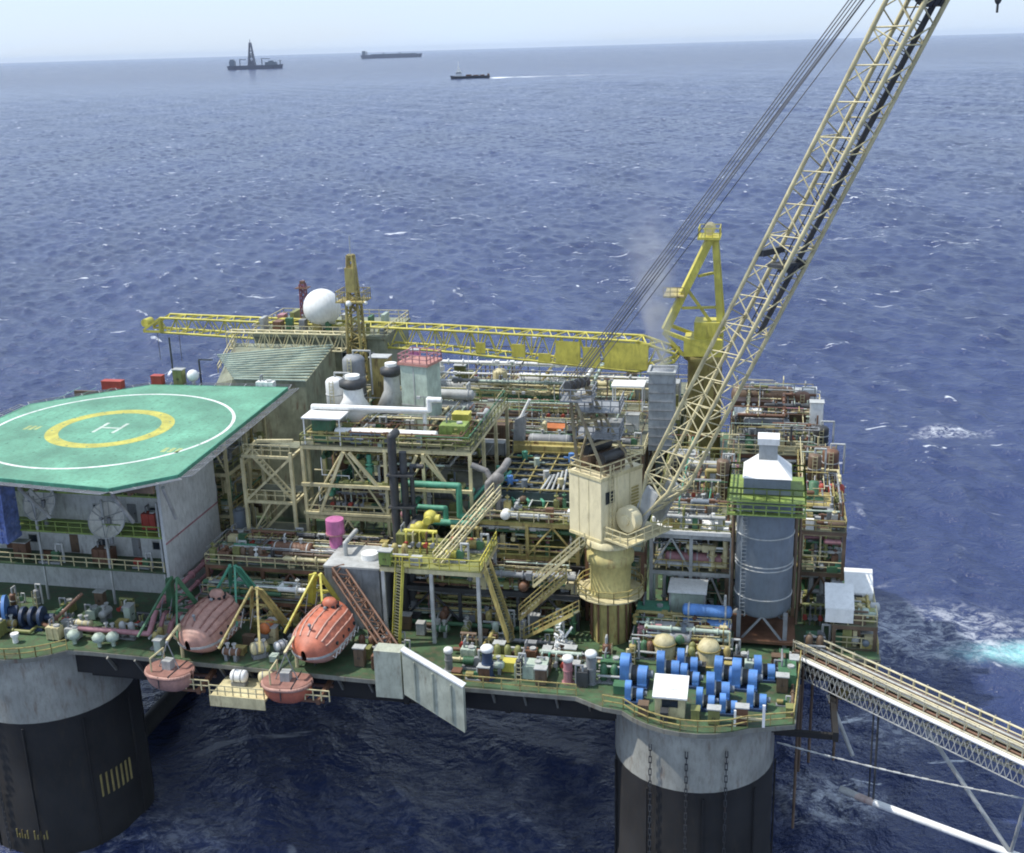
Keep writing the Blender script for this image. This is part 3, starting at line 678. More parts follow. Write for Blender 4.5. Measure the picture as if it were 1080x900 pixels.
# ------------------------------------------------------------------ lifeboats
def lifeboat(label, loc, rz, chull, ccan, sl=.8):
    t = thing('lifeboat', label, 'lifeboat', loc, rz, 'lifeboats on the deck edge')
    t.matrix_world = t.matrix_world @ Matrix.Rotation(R(8),4,'Y') @ Matrix.Diagonal((sl,1.0,1.0,1))
    L_, N_, K = 4.5, 24, 22                       # half length, stations, points per section; bow towards +x
    def sec(i):
        tt = -1+2*i/N_; k = abs(tt)
        w = 2.45*max(.02,(1-k**(3.2 if tt>0 else 5)))**.55
        zb = 1.5*k**3 if tt>0 else .5*k**4; zt = 4.1-1.5*max(0,tt)**2-.5*max(0,-tt)**3
        zm = 1.75; return tt*L_, w, zb, zm, zt
    hull_, can = MB(), MB(); A, C_ = [], []
    for i in range(N_+1):
        x, w, zb, zm, zt = sec(i)
        for j in range(K+1): a = pi+pi*j/K; A.append((x, w*cos(a), zm+(zm-zb)*sin(a)*(abs(sin(a))**-.25 if abs(sin(a))>.01 else 1)))
        rib = 1.03 if i%3==1 else 1
        for j in range(K+1): a = pi*j/K; C_.append((x, w*.985*cos(a)*rib, zm+(zt-zm)*max(0,sin(a))**.75*rib))
    fs = [(i*(K+1)+j,(i+1)*(K+1)+j,(i+1)*(K+1)+j+1,i*(K+1)+j+1) for i in range(N_) for j in range(K)]
    hull_.add(A, fs, True); can.add(C_, fs, True)
    h_ = ob('hull', hull_, chull, t); cp = ob('canopy', can, ccan, t)
    m = MB(); pv = None
    for s in (-1,1):
        for i in range(N_):
            x, w, zb, zm, zt = sec(i); x2, w2, *_ = sec(i+1); m.bar((x,s*w,zm),(x2,s*w2,zm),.16,.22)
    ob('fender', m, 'lightgrey', h_)
    ob('steering_cupola', MB().lathe([(.8,3.4),(.8,4.4),(.6,4.7),(.01,4.8)],(-2.6,0,0),12), ccan, t)
    m = MB()
    for a in range(0,360,45): m.box(-2.6+.78*cos(R(a))-.14,-2.6+.78*cos(R(a))+.14,.78*sin(R(a))-.14,.78*sin(R(a))+.14,3.95,4.3)
    ob('window', m, 'glass', t)
    for a in (25,45,65,90,115,135,155):              # raised ribs running along the canopy
        m = MB(); pv = None
        for i in range(3,N_-3):
            x, w, zb, zm, zt = sec(i); q = (x, w*.99*cos(R(a)), zm+(zt-zm)*sin(R(a))**.75+.04)
            if pv: m.bar(pv,q,.14,.14)
            pv = q
        ob('canopy_rib', m, 'boatpale' if ccan=='boat' else 'boatrib', cp)
    for s in (-1,1):
        for x in (-2.6,-1.2,.2,1.6): ob('porthole', MB().cyl((x,s*2.3,2.35),(x,s*2.46,2.35),.2,n=10), 'glass', cp)
        ob('side_hatch', MB().box(-.7,.4,s*1.6-.1,s*1.6+.1,2.9,3.6), 'lightgrey', cp)
        m = MB()
        for i in range(7): x = -3.2+i*.9; m.cyl((x,s*2.52,1.7),(x+.45,s*2.52,1.25),.04,n=5).cyl((x+.45,s*2.52,1.25),(x+.9,s*2.52,1.7),.04,n=5)
        ob('grab_line', m, 'white', h_)
    ob('name_plate', MB().box(3.75,3.82,-.45,.45,2.2,2.6), 'white', h_)
    for x in (-1.4,2.3): ob('lifting_hook', MB().cyl((x,0,3.1),(x,0,4.3),.1).ball((x,0,4.3),.2,8,6), 'grey', t)
    ob('hatch', MB().cyl((2.9,0,2.4),(3.25,0,3.2),.5,n=14), 'boatpale' if ccan=='boat' else 'boat', t)
    ob('keel', MB().box(-3.6,2.6,-.08,.08,-.14,.1), 'dark', h_)
lifeboat('bright red-orange lifeboat under the yellow davit', (-18.1,-4.9,24.6), R(-100), 'boatpale', 'boat')
lifeboat('faded pink lifeboat under the green davit', (-30.2,-4.4,24.4), R(-100), 'boatpale', 'boatpale')
def rescue(label, loc, rz, c):
    t = thing('rescue_boat', label, 'rescue boat', loc, rz, 'small rescue boats over the deck edge'); t.matrix_world = t.matrix_world @ Matrix.Diagonal((1.02,1.1,1.2,1))
    m = MB(); n, K = 20, 12; vs = []
    for i in range(n+1):
        tt = -1+2*i/n; w = 1.55*max(.02,1-abs(tt)**3)**.6; zb = .9*abs(tt)**2.6
        for j in range(K+1): a = pi+pi*j/K; vs.append((2.35*tt, w*cos(a), 1.75+(1.75-zb)*sin(a)))
    m.add(vs, [(i*(K+1)+j,(i+1)*(K+1)+j,(i+1)*(K+1)+j+1,i*(K+1)+j+1) for i in range(n) for j in range(K)], True); h_ = ob('hull', m, c, t)
    top = [(2.3*(-1+2*i/n), 1.5*max(.02,1-abs(-1+2*i/n)**3)**.6) for i in range(n+1)]
    ob('tarpaulin', MB().prism([(x,-y) for x,y in top]+[(x,y) for x,y in top[::-1]], 1.62, 1.95), 'boatrib', t)
    m = MB()
    for s in (-1,1):
        for a, b in zip(top, top[1:]): m.cyl((a[0],s*a[1]*1.03,1.75),(b[0],s*b[1]*1.03,1.75),.17,n=7)
    ob('fender', m, 'boatpale', h_)
    ob('console', MB().box(-.5,.4,-.4,.4,1.95,2.7), 'lightgrey', t); ob('roll_bar', MB().pipe([(-1.2,-1,1.9),(-1.2,-1,3.1),(-1.2,1,3.1),(-1.2,1,1.9)],.08,7), 'cream', t)
    ob('strap', MB().pipe([(.9,-1.5,1.7),(.9,-1.5,1.98),(.9,1.5,1.98)],.05,6).pipe([(-.1,-1.62,.9),(-.1,-1.62,1.9)],.06,6), 'dark', t)
    ob('lifting_sling', MB().cyl((1.1,0,1.9),(.1,0,4.2),.05,n=5).cyl((-1.1,0,1.9),(.1,0,4.2),.05,n=5).ball((.1,0,4.2),.16,8,6), 'grey', t)
rescue('small round dull pink rescue boat hanging over the deck edge before the faded pink lifeboat', (-32.2,-9.7,21.9), R(-6), 'boatpale')
rescue('small round redder rescue boat hanging over the deck edge before the red-orange lifeboat', (-20.3,-9.5,21.6), R(4), 'boat')
for u, z, l in ((-32.1,27.0,'slim post davit holding the dull pink rescue boat'),(-20.2,26.7,'slim post davit holding the redder rescue boat')):
    t = thing('post_davit', l, 'davit', (u,-7.1,24)); ob('post', MB().cyl((0,0,0),(0,0,z-24+.6),.18,.14,n=9), 'cream', t); ob('arm', MB().bar((0,0,z-24+.5),(0,-2.6,z-24+.1),.22).bar((0,0,1.4),(0,-1.4,z-24+.2),.14), 'cream', t)
def skid(label, u, v, c):
    t = thing('boat_cradle', label, 'boat cradle', (u,v,0), 0, 'cradles under the lifeboats')
    for s in (-1.2,1.2):
        ob('skid_beam', MB().bar((s,4.5,23.0),(s,-4.6,22.2),.35,.5), c, t)
    m = MB()
    for y in (-4,-1.5,1,3.5): m.bar((-1.6,y,22.3+.08*y),(1.6,y,22.3+.08*y),.25)
    ob('cross_beam', m, c, t)
    ob('handrail', MB().rail([(-2.4,-4.6,22.4),(2.4,-4.6,22.4)],step=.8), 'cream', t)
skid('rusty beam cradle between the red-orange lifeboat and its rescue boat', -18.3,-5.6,'rust'); skid('rusty beam cradle between the faded pink lifeboat and its rescue boat', -30.4,-5.6,'rust')
t = thing('boarding_platform','cream railed boarding platform between the two lifeboats','platform',(-24.6,-9.4,22.4))
ob('deck_plate', MB().box(-3,2.6,-1.6,2.2,-.2,0), 'cream', t); ob('handrail', MB().rail([(-3,-1.5,0),(2.5,-1.5,0),(2.5,2.1,0)],step=.8), 'cream', t)
ob('skirt', MB().box(-3,2.6,-1.72,-1.62,-1.0,.15), 'cream', t)
for i,(u,v,z,c,s) in enumerate(((-25.6,-8.6,22.4,'white',1),(-23.0,-8.2,22.4,'cream',.9),(-24.6,-5.8,24,'cream',1.05),(-22.9,-4.6,24,'white',.8),(-24.9,-2.9,24.8,'orange',1.0))):
    t = thing('life_raft_canister', ['white raft canister at the front of the boarding platform','cream raft canister beside the red-orange boat on the boarding platform','cream raft canister behind the boarding platform','small white raft canister behind the boarding platform','orange raft canister between the two davits'][i], 'life raft', (u,v,z), R(20*i))
    ob('shell', MB().hshell((0,0,.95*s),.62*s,1.1*s), c, t)
    for x in (-.35,.35): ob('strap', MB().cyl((x*s-.05,0,.95*s),(x*s+.05,0,.95*s),.65*s,n=14), 'grey', t)
    ob('cradle', MB().box(-.7*s,.7*s,-.45*s,.45*s,0,.42*s), 'grey', t)
def davit(label, u, v, c, flip=1):
    t = thing('boat_davit', label, 'davit', (u,v,24), 0, 'boat davits')
    for s in (-2.2,2.2):
        ob('arm', MB().bar((s,2.0,0),(s*.12,-.9,6.6),.3,.42), c, t)
        ob('brace', MB().bar((s*.12,-.9,6.6),(s*.95,-5.4,2.2),.2), c, t)
        ob('brace', MB().bar((s*.75,1.2,2.0),(s*.55,-3.2,4.2),.15), c, t)
    ob('side_plate', MB().add([(flip*.1,-1.05,6.7),(flip*.9,-1.05,6.5),(flip*2.5,1.2,1.6),(flip*1.5,1.2,1.6),(flip*.1,-.8,6.7),(flip*.9,-.8,6.5),(flip*2.5,1.5,1.6),(flip*1.5,1.5,1.6)],[(0,1,2,3),(7,6,5,4),(0,4,5,1),(1,5,6,2),(2,6,7,3),(3,7,4,0)]), c, t)
    ob('cross_beam', MB().bar((-1.55,1.15,2),(1.55,1.15,2),.22).bar((-.85,.1,4.3),(.85,.1,4.3),.18), c, t)
    m = MB()
    for i in range(6): f_ = i/6; m.bar((-2.2+2.1*f_,2.0-2.9*f_,6.6*f_),(2.2-2.1*(f_+.16),2.0-2.9*(f_+.16),6.6*(f_+.16)),.1)
    ob('lacing', m, c, t)
    ob('winch', MB().cyl((-.6,2.4,1),(.6,2.4,1),.55,n=14).box(-.9,.9,1.9,2.9,0,.5), 'grey', t)
    for s in (-.8,.8): ob('fall_rope', MB().cyl((s*.6,-2.6,5.2),(s*.6,-3.6,3.6),.05,n=5), 'rope', t)
davit('green boat davit standing behind the faded pink lifeboat', -29.6,1.2,'turq',1)
davit('yellow boat davit standing behind the red-orange lifeboat', -20.2,.6,'yellow',-1)
davit('olive boat davit between the two lifeboats', -25.2,-3.4,'ochre',1)
davit('small rusty davit between the faded pink lifeboat and the pink pipes', -34.2,-2.4,'green',-1)
t = thing('raking_strut','rusty brown raking truss leaning from the yellow davit to the grey slab','strut',(-15,-1,24))
m = MB().lattice((-3.6,2.2,6.4),(4.2,-4.6,1.2),(1.2,1.0),(1.2,1.0),(0,.0,1),(.66,.75,0),.13,.07,7); ob('truss', m, 'rust', t)
ob('foot_plate', MB().box(3.6,4.9,-5.3,-4,0,.6), 'rust', t)
# slab and box on the deck edge
t = thing('blast_wall','pale grey-green concrete-like slab hanging off the deck edge','wall panel',(-7.6,-8.6,24))
ob('slab', MB().add([(-1.4,.25,3.6),(-1.4,-.35,3.6),(4.6,-1.6,1.0),(4.6,-.9,1.0),(-1.4,.25,-.9),(-1.4,-.35,-.9),(4.6,-1.6,-3.6),(4.6,-.9,-3.6)],[(0,3,2,1),(0,1,5,4),(1,2,6,5),(2,3,7,6),(3,0,4,7),(4,5,6,7)]), 'slab', t)
ob('upright_box', MB().box(-4.2,-1.6,-.2,1.4,-1.5,3.3), 'slab', t)
for i in range(3): f_ = .2+i*.3; ob('rib', MB().bar((-1.4+6*f_,-.42-1.25*f_,3.2-2.6*f_),(-1.4+6*f_,-.42-1.25*f_,-.7-2.5*f_),.12,.1), 'slab', t)
ob('coping', MB().bar((-1.45,-.05,3.68),(4.65,-1.25,1.08),.75,.14), 'white', t)
# ------------------------------------------------------------------ deck front between slab and crane
for (u,v,c,h,r) in ((-5.6,-5.4,'grey',2.3,.36),(-1.6,-6.3,'navy',3.3,.5),(5.9,-5.9,'pink',2.7,.42),(8.0,-5.6,'grey',3.2,.45)):
    eq('vent',c,'on the deck front between slab and blue winches' if c!='grey' else 'on the deck front',(u,v,24),h=h,r=r,
       label={'navy':'navy blue ventilator with white cap in front of the dark opening','pink':'pinkish ventilator with white cap near the crane pedestal'}.get(c) or ('tall grey ventilator with white cap in front of the crane pedestal' if u>0 else 'short grey ventilator beside the pale slab'))
W='on the green deck front behind the ventilators'
eq('tank','palegreen',W,(2.4,-5.4,24),w=3,d=1.6,h=1.5); eq('pump','pink',W,(6.9,-4.6,24)); eq('filters','green',W,(10.1,-5.2,24)); eq('crate','yellow',W,(.2,-4.6,24),w=1.4,d=1,h=1)
eq('pump','green',W,(-3.4,-4.7,24)); eq('manifold','palegreen',W,(4.8,-3.4,24),w=4,n=6,h=1.6); eq('pump','ochre',W,(-2.9,-6.8,24),s=.7); eq('crate','green',W,(11.0,-7.0,24))
eq('filters','olive',W,(-.4,-3.0,24)); eq('tank','green',W,(9.6,-3.2,24),w=2,d=1.4,h=1.3)
# white frothy cluster of rope/netting on pallets
t = thing('rope_net','heap of white netting and rope on the deck below the crane stairs','net',(4.4,-1.4,24)); m = MB()
for i in range(60):
    a = V((random.gauss(0,.55),random.gauss(0,.5),0)); a.z = max(.05, 3.6*(1-abs(a.x)*.7)*random.random()); b_ = a+V((random.gauss(0,.35),random.gauss(0,.3),random.gauss(0,.4))); b_.z = max(.05,b_.z); m.cyl(a,b_,random.uniform(.06,.13),n=5)
ob('netting', m, 'white', t); ob('basket', MB().box(-1.1,1.1,-.9,.9,0,.25), 'grey', t)
# blue mooring winches on the corner over the pale leg
bw = None
spots = [(12.0,-5.3,2.6),(14.9,-3.4,2.2),(17.0,-4.6,1.8),(19.6,-6.6,2.2),(21.9,-4.2,2.4),(12.3,-8.2,1.7),(18.6,-8.4,1.7),(23.0,-7.6,1.8),(16.6,-2.2,2.0),(20.2,-3.6,2.2),(23.6,-2.4,2.0),(20.6,-8.9,1.6)]
names = ['blue winch with tall cheeks nearest the ventilators','blue winch behind the white-topped hut','blue winch in the middle of the back row','blue winch in the middle of the front row','blue winch nearest the gangway, back row','low blue winch beside the white-topped hut on the ventilator side','low blue winch beside the white-topped hut on the gangway side','blue winch at the front corner nearest the gangway','blue winch farthest back between the cream drums','blue winch in front of the cream drum nearest the stack','blue winch at the back corner nearest the gangway','small low blue winch at the deck lip beside the front corner']
for (x,y,h),nm in zip(spots,names):
    t = thing('chain_winch', nm, 'winch', (x,y,24), R(random.uniform(-4,4)), 'blue winches over the pale leg'); s = h/2.2; H_ = h*1.12
    ob('bed', MB().box(-1.05*s,1.05*s,-.9*s,.9*s,0,.25), 'navy', t)
    for xx,hh in ((-.72,1.0),(.62,.62)): ob('cheek', MB().prism([(xx*s-.36*s,-.7*s),(xx*s+.36*s,-.7*s),(xx*s+.36*s,.7*s),(xx*s-.36*s,.7*s)],.25,H_*hh-.55*s).cyl((xx*s-.36*s,0,H_*hh-.6*s),(xx*s+.36*s,0,H_*hh-.6*s),.7*s,n=18).box(xx*s-.34*s,xx*s+.34*s,-.74*s,-.705*s,.3,.5), 'blue', t)
    ob('drum', MB().cyl((-.42*s,0,1.0*s),(.32*s,0,1.0*s),.62*s,n=16), 'dark', t)
    ob('motor', MB().cyl((.92*s,.2,.9*s),(1.4*s,.2,.9*s),.32*s,n=12), 'steel', t)
    ob('brake_band', MB().cyl((-.36*s,0,1.0*s),(-.22*s,0,1.0*s),.75*s,n=16), 'lightgrey', t)
t = thing('deck_hut','small cream hut with sloping white roof among the blue winches','hut',(15.6,-9.4,24))
ob('body', MB().box(-1.3,1.3,-1,1,0,2.1), 'cream', t)
ob('roof', MB().add([(-1.5,-1.35,1.95),(1.5,-1.35,1.95),(1.5,1.3,2.75),(-1.5,1.3,2.75),(-1.5,-1.35,2.1),(1.5,-1.35,2.1),(1.5,1.3,2.9),(-1.5,1.3,2.9)],[(0,3,2,1),(4,5,6,7),(0,1,5,4),(1,2,6,5),(2,3,7,6),(3,0,4,7)]), 'white', t)
ob('window', MB().box(-.7,.7,-1.06,-1.005,1.0,1.7), 'glass', t); ob('door', MB().box(1.005,1.06,-.5,.4,.1,1.9), 'lightgrey', t)
for u,v,n in ((14.2,.3,'round cream drum on the deck behind the blue winches, on the ventilator side'),(18.4,-.2,'round cream drum on the deck behind the middle of the blue winches')):
    t = thing('cable_drum', n, 'drum', (u,v,24)); ob('barrel', MB().lathe([(1.0,0),(1.05,1.7),(.8,2.2),(.01,2.4)],n=20), 'cream', t); ob('flange', MB().cyl((0,0,1.5),(0,0,1.62),1.15,n=20), 'ochre', t); ob('flange', MB().cyl((0,0,0),(0,0,.12),1.2,n=20), 'ochre', t)
t = thing('deck_gate','white steel bracket frame on the deck edge below the blue winches','bracket',(22.4,-10.9,24))
ob('post', MB().bar((-1.2,0,0),(-1.2,0,1.5),.2).bar((1.2,.2,0),(1.2,.2,2.1),.24), 'white', t); ob('beam', MB().bar((-1.2,0,.9),(1.2,.2,.7),.18), 'cream', t)
# small blue tanks and pale lid boxes behind the winches
eq('container','palegreen','behind the blue winches with a white lid',(15.9,7.4,24),w=3.4,d=2.4,h=4.0,label='pale green equipment house with a white roof behind the blue winches')
solo('roof_sheet', MB().box(-1.9,1.9,-1.5,1.5,0,.28), 'white', 'white roof sheet lying on the pale green equipment house', 'roof sheet', (15.9,7.4,28.08))
eq('exchanger','blue','in front of the grey exhaust stack',(18.0,3.6,25.2),r=.6,l=4.2)
eq('tank','turq','beside the blue heat exchanger',(12.6,5.8,24),w=3.2,d=2.4,h=2.6)
eq('tank','palegreen','beside the crane pedestal',(12.6,2.4,24),w=2.2,d=1.6,h=2.2)
eq('filters','steel','behind the cream drums',(16.2,2.0,24))
eq('pump','grey','behind the cream drums',(19.9,1.2,24))
# ------------------------------------------------------------------ grey exhaust stack
t = thing('exhaust_stack','tall blue-grey cylindrical exhaust stack with green gallery and white pyramid top','exhaust stack',(23.2,6.2,24))
m = MB()
for x in (-2.2,2.2):
    for y in (-2.2,2.2): ob('leg', MB().bar((x,y,0),(x,y,3.6),.4), 'grey', t)
for y in (-2.3,2.3): m.bar((-2,y,.6),(0,y,3.2),.2).bar((2,y,.6),(0,y,3.2),.2)
ob('leg_brace', m, 'grey', t); ob('skid', MB().box(-3.2,3.2,-2.8,2.8,.5,.8), 'rust', t)
sh = ob('shell', MB().lathe([(2.2,2.9),(2.72,3.5),(2.72,15.3)],n=36), 'steel', t)
for z in (4.9,7.9,8.3,11.2): ob('band', MB().lathe([(2.72,z),(2.79,z),(2.79,z+.12),(2.72,z+.12)],n=36), 'lightgrey', sh)
m = MB().box(-3.6,3.6,-3.6,3.6,15.34,15.46).box(-3.6,3.6,-3.6,-2.75,14.0,14.1); gl = ob('gallery', m, 'lime', t)
m = MB()
for h in (0,.45): m.rail([(-3.5,-3.5,15.46),(3.5,-3.5,15.46),(3.5,3.5,15.46),(-3.5,3.5,15.46)],closed=True,h=1.2,step=1.1,r=.06)
m.rail([(-3.5,-3.5,14.1),(3.5,-3.5,14.1)],h=1.0,step=1.1,r=.06); ob('handrail', m, 'lime', gl)
ob('upper_casing', MB().box(-2.15,2.15,-2.15,2.15,15.5,17.2), 'steel', t)
def frustum(m, a, b, z0, z1): return m.add([(-a,-a,z0),(a,-a,z0),(a,a,z0),(-a,a,z0),(-b,-b,z1),(b,-b,z1),(b,b,z1),(-b,b,z1)],[(0,3,2,1),(4,5,6,7),(0,1,5,4),(1,2,6,5),(2,3,7,6),(3,0,4,7)])
ob('hood', frustum(MB(),2.25,.9,17.2,18.6), 'white', t); ob('neck', MB().box(-.85,.85,-.85,.85,18.6,20.1), 'lightgrey', t); ob('cap', MB().box(-1,1,-1,1,20.1,20.7), 'white', t)
m = MB()
for s in (-.25,.25): m.bar((s-1.9,-2.1,3),(s-1.9,-2.1,14.6),.07)
for i in range(28): m.bar((-2.15,-2.1,3.2+i*.4),(-1.65,-2.1,3.2+i*.4),.05)
ob('ladder', m, 'lightgrey', t)
m = MB().pipe([(2.9,.5,3),(2.9,.5,14)],.2).pipe([(3.3,.9,1),(3.3,.9,14.4)],.14).pipe([(-3.0,.4,2),(-3.0,.4,14)],.16); ob('riser_pipe', m, 'brown', t)
#PART3
# ------------------------------------------------------------------ main crane
B0 = V((8.6,3.6,24))
crane = thing('pedestal_crane','cream lattice boom crane with beige house on a yellowish pedestal','crane',tuple(B0))
def K(*p): return tuple(V(p)-B0)
ped = ob('pedestal', MB().lathe([(1.85,0),(1.8,4.4),(2.15,4.7),(2.15,5.1),(1.95,5.3),(1.98,6.6),(2.05,8.2),(2.3,8.4),(2.3,9.2),(2.0,9.4),(2.0,10.8)],n=32), paint('pedestal',(.52,.45,.18),rust=.48,rustcol=(.30,.15,.05)), crane)
ob('gallery', MB().lathe([(2.1,5.0),(3.3,5.0),(3.3,5.12),(2.1,5.12)],n=20,smooth=False), 'cream', ped)
ob('handrail', MB().rail([(3.25*cos(2*pi*i/14),3.25*sin(2*pi*i/14),5.12) for i in range(14)],closed=True,step=1.2), 'ochre', ped)
m = MB()
for a in range(0,360,30): m.cyl((1.98*cos(R(a)),1.98*sin(R(a)),.2),(1.94*cos(R(a)),1.94*sin(R(a)),4.4),.1,n=6)
ob('riser_pipe', m, 'rust', ped)
dd = V((.815,-.58,0)).normalized(); nn = V((-dd.y*-1 if False else dd.y, -dd.x, 0))      # boom heading, and its side facing the open sea in front
hc = V((8.0,5.0,0))
def H(a, b, z): p = hc+dd*a+nn*b; return K(p.x,p.y,z)
def hbox(m, a0,a1,b0,b1,z0,z1):
    return m.add([H(a0,b0,z0),H(a1,b0,z0),H(a1,b1,z0),H(a0,b1,z0),H(a0,b0,z1),H(a1,b0,z1),H(a1,b1,z1),H(a0,b1,z1)],[(0,1,2,3),(7,6,5,4),(0,4,5,1),(1,5,6,2),(2,6,7,3),(3,7,4,0)])
hs = ob('house', hbox(MB(),-2.2,2.0,-3.0,2.8,34.8,41.3), 'beige', crane)
m = MB()
for a in (-.9,.4): hbox(m,a-.03,a+.03,2.8,2.83,35.0,41.2)
for b in (-1.2,.6): hbox(m,2.0,2.03,b-.03,b+.03,35.0,41.2)
hbox(m,-2.2,2.0,2.805,2.9,34.85,35.1); hbox(m,2.005,2.1,-3.0,2.9,41.0,41.35); hbox(m,-2.2,2.0,2.805,2.9,41.05,41.35); ob('trim', m, 'cream', hs)
m = MB()
for i in range(9): hbox(m,2.035,2.09,-2.4,-1.4,36.6+i*.33,36.75+i*.33)
ob('louvre', m, 'ochre', hs)
ob('door', hbox(MB(),2.035,2.1,-.3,.5,35.1,37.2), 'cream', hs)
ob('window', hbox(MB(),2.035,2.08,1.0,2.2,38.6,39.8), 'glass', hs)
m = MB()
for s in (1.25,1.75): m.bar(H(2.2,s,35),H(2.2,s,42.4),.09)
for i in range(20): m.bar(H(2.2,1.25,35.2+.36*i),H(2.2,1.75,35.2+.36*i),.06)
ob('ladder', m, 'cream', hs)
ob('turntable', MB().lathe([(2.35,10.2),(2.35,10.8),(.1,10.8)],n=28), 'cream', crane)
pl = ob('service_platform', hbox(MB(),2.05,5.2,-3.4,2.6,35.2,35.4), 'cream', crane)
ob('handrail', MB().rail([H(2.2,2.5,35.4),H(5.1,2.5,35.4),H(5.1,-3.3,35.4)],step=1.1), 'cream', pl)
m = MB(); hbox(m,-1.9,-.5,-1.8,1.6,41.36,42.8); hbox(m,0,1.4,-1.2,1.4,41.36,42.3); ob('machinery', m, 'brown', crane)
ob('winch_drum', MB().cyl(H(-1.2,-1.6,43.2),H(-1.2,1.6,43.2),.6,n=16).cyl(H(.8,-1.5,42.7),H(.8,1.5,42.7),.55,n=16), 'dark', crane)
ob('handrail', MB().rail([H(-2.1,2.7,41.35),H(1.9,2.7,41.35),H(1.9,-2.9,41.35),H(-2.1,-2.9,41.35)],closed=True,step=1.3), 'cream', crane)
# gantry (A-frame) over the house
gt = V((5.6,3.3,50.0))
m = MB()
for b in (-1.9,1.9):
    ft = K(*(gt+nn*(b*.55))); 
    m.bar(H(1.7,b,41.3), ft, .26); m.bar(H(-1.9,b,41.3), ft, .28)
    m.bar(H(-1.9,b,41.3), V(H(1.7,b,41.3)).lerp(V(ft),.5), .18); m.bar(H(-1.9,b,41.3+2.5), V(H(1.7,b,41.3)).lerp(V(ft),.78), .16)
for t_ in (.35,.6,.85):
    for a in (1.7,-1.9):
        q0, q1 = V(H(a,-1.9,41.3)).lerp(V(K(*(gt-nn*1.05))),t_), V(H(a,1.9,41.3)).lerp(V(K(*(gt+nn*1.05))),t_); m.bar(q0,q1,.22)
for b in (-1.9,1.9):                       # lacing of the back legs
    for i in range(8):
        p_ = V(H(-1.9,b,41.3)).lerp(V(K(*(gt+nn*(b*.55)))),i/8); q_ = V(H(1.7,b,41.3)).lerp(V(K(*(gt+nn*(b*.55)))),(i+1)/8); m.bar(p_,q_,.09)
ob('gantry', m, paint('gantry',(.33,.28,.17),rust=.55), crane)
m = MB()
c_ = K(*gt)
for b in (-1.2,-.6,0,.6,1.2):
    q = V(c_)+nn*b; m.cyl(q-nn*.1,q+nn*.1,.48,n=16)
ob('sheave', m, 'dark', crane)
m = MB()
for z in (44.6,47.2):
    q = V(K(*(hc+V((0,0,z))))) - dd*.5; m.box(q.x-2.3,q.x+2.0,q.y-1.8,q.y+1.8,q.z,q.z+.08); m.rail([(q.x-2.2,q.y-1.7,q.z+.08),(q.x+1.9,q.y-1.7,q.z+.08),(q.x+1.9,q.y+1.7,q.z+.08)],step=.9)
q = V(c_); m.box(q.x-1.4,q.x+1.6,q.y-1.5,q.y+1.5,q.z-1.35,q.z-1.25).rail([(q.x-1.4,q.y-1.5,q.z-1.25),(q.x+1.6,q.y-1.5,q.z-1.25),(q.x+1.6,q.y+1.5,q.z-1.25),(q.x-1.4,q.y+1.5,q.z-1.25)],closed=True,step=.9)
ob('gantry_walkway', m, 'grey', crane)
# boom
F_, T_ = V((12.5,4.6,37.3)), V((36.8,-12.3,93.0))
ax = (T_-F_).normalized(); wv = V((dd.y*-1,dd.x,0)).normalized(); hv = wv.cross(ax)*-1
if hv.z < 0: hv = -hv
Fo = F_+ax*4.2
bm = ob('boom', MB().lattice(K(*Fo),K(*T_),(3.1,2.9),(2.9,2.7),hv,wv,.185,.062,20,7).lattice(K(*F_),K(*Fo),(3.1,.5),(3.1,2.9),hv,wv,.2,.1,2,7), 'cream', crane)
m = MB()
for s in (-1.55,1.55):
    q = V(K(*F_))+wv*s; m.bar(q-ax*1.6, q+ax*3.2, .34, 1.5)
m.bar(V(K(*F_))-wv*2, V(K(*F_))+wv*2, .5); ob('boom_foot', m, 'lightgrey', crane)
m = MB(); q = V(K(*F_))-dd*.6+nn*2.6+V((0,0,-.3)); m.cyl(q-nn*.5,q+nn*.5,1.25,n=22).cyl(q+nn*.5,q+nn*.75,.5,n=14); ob('slewing_motor', m, 'beige', crane)
m = MB()
a, b = V(K(*(F_+ax*22))), V(K(*(F_+ax*60)))
m.bar(a+wv*.75-hv*.95, b+wv*.75-hv*.95, .8, .1)
for i in range(34):
    q = a.lerp(b,i/33)+wv*.75-hv*.95; m.bar(q+wv*.4,q+wv*.4+hv*1.0,.07); m.bar(q-wv*.4,q-wv*.4+hv*1.0,.07)
for s in (.4,-.4): m.bar(a+wv*(.75+s)+hv*.05,b+wv*(.75+s)+hv*.05,.08)
ob('boom_walkway', m, 'dark', bm)
m = MB()
for t_ in (29.0,51.5):
    q = V(K(*(F_+ax*t_))); m.bar(q-wv*1.7-hv*.6,q+wv*1.7-hv*.6,1.5,.25); m.bar(q-wv*1.5+hv*1.2,q+wv*1.5+hv*1.2,.5,.5)
    for s in (-1.2,-.4,.4,1.2): m.cyl(q+wv*s-hv*.6,q+wv*s-hv*1.3,.3,.36,n=10)
ob('floodlight_bar', m, 'dark', bm)
m = MB()
for s in (-1.05,-.55,.05,.6,1.1): m.cyl(V(c_)+nn*s+V((0,0,.7)), V(K(*T_))+wv*(-s*.9)+hv*1.2, .05, n=5, cap=False)
for s in (-.9,.9): m.cyl(V(c_)+nn*s-V((0,0,.2)), V(K(*T_))+wv*(-s*.8)+hv*.3, .045, n=5, cap=False)
ob('luffing_rope', m, 'rope', crane)
m = MB(); q = V(K(*T_))+dd*.3; m.cyl(q,q-V((0,0,10.4)),.05,n=5).ball(q-V((0,0,10.8)),.24,10,8,(1,1,1.6)).cyl(q-V((0,0,11.0)),q-V((0,0,11.7)),.08)
ob('hook_line', m, 'dark', crane)
m = MB(); q = V(K(*F_))
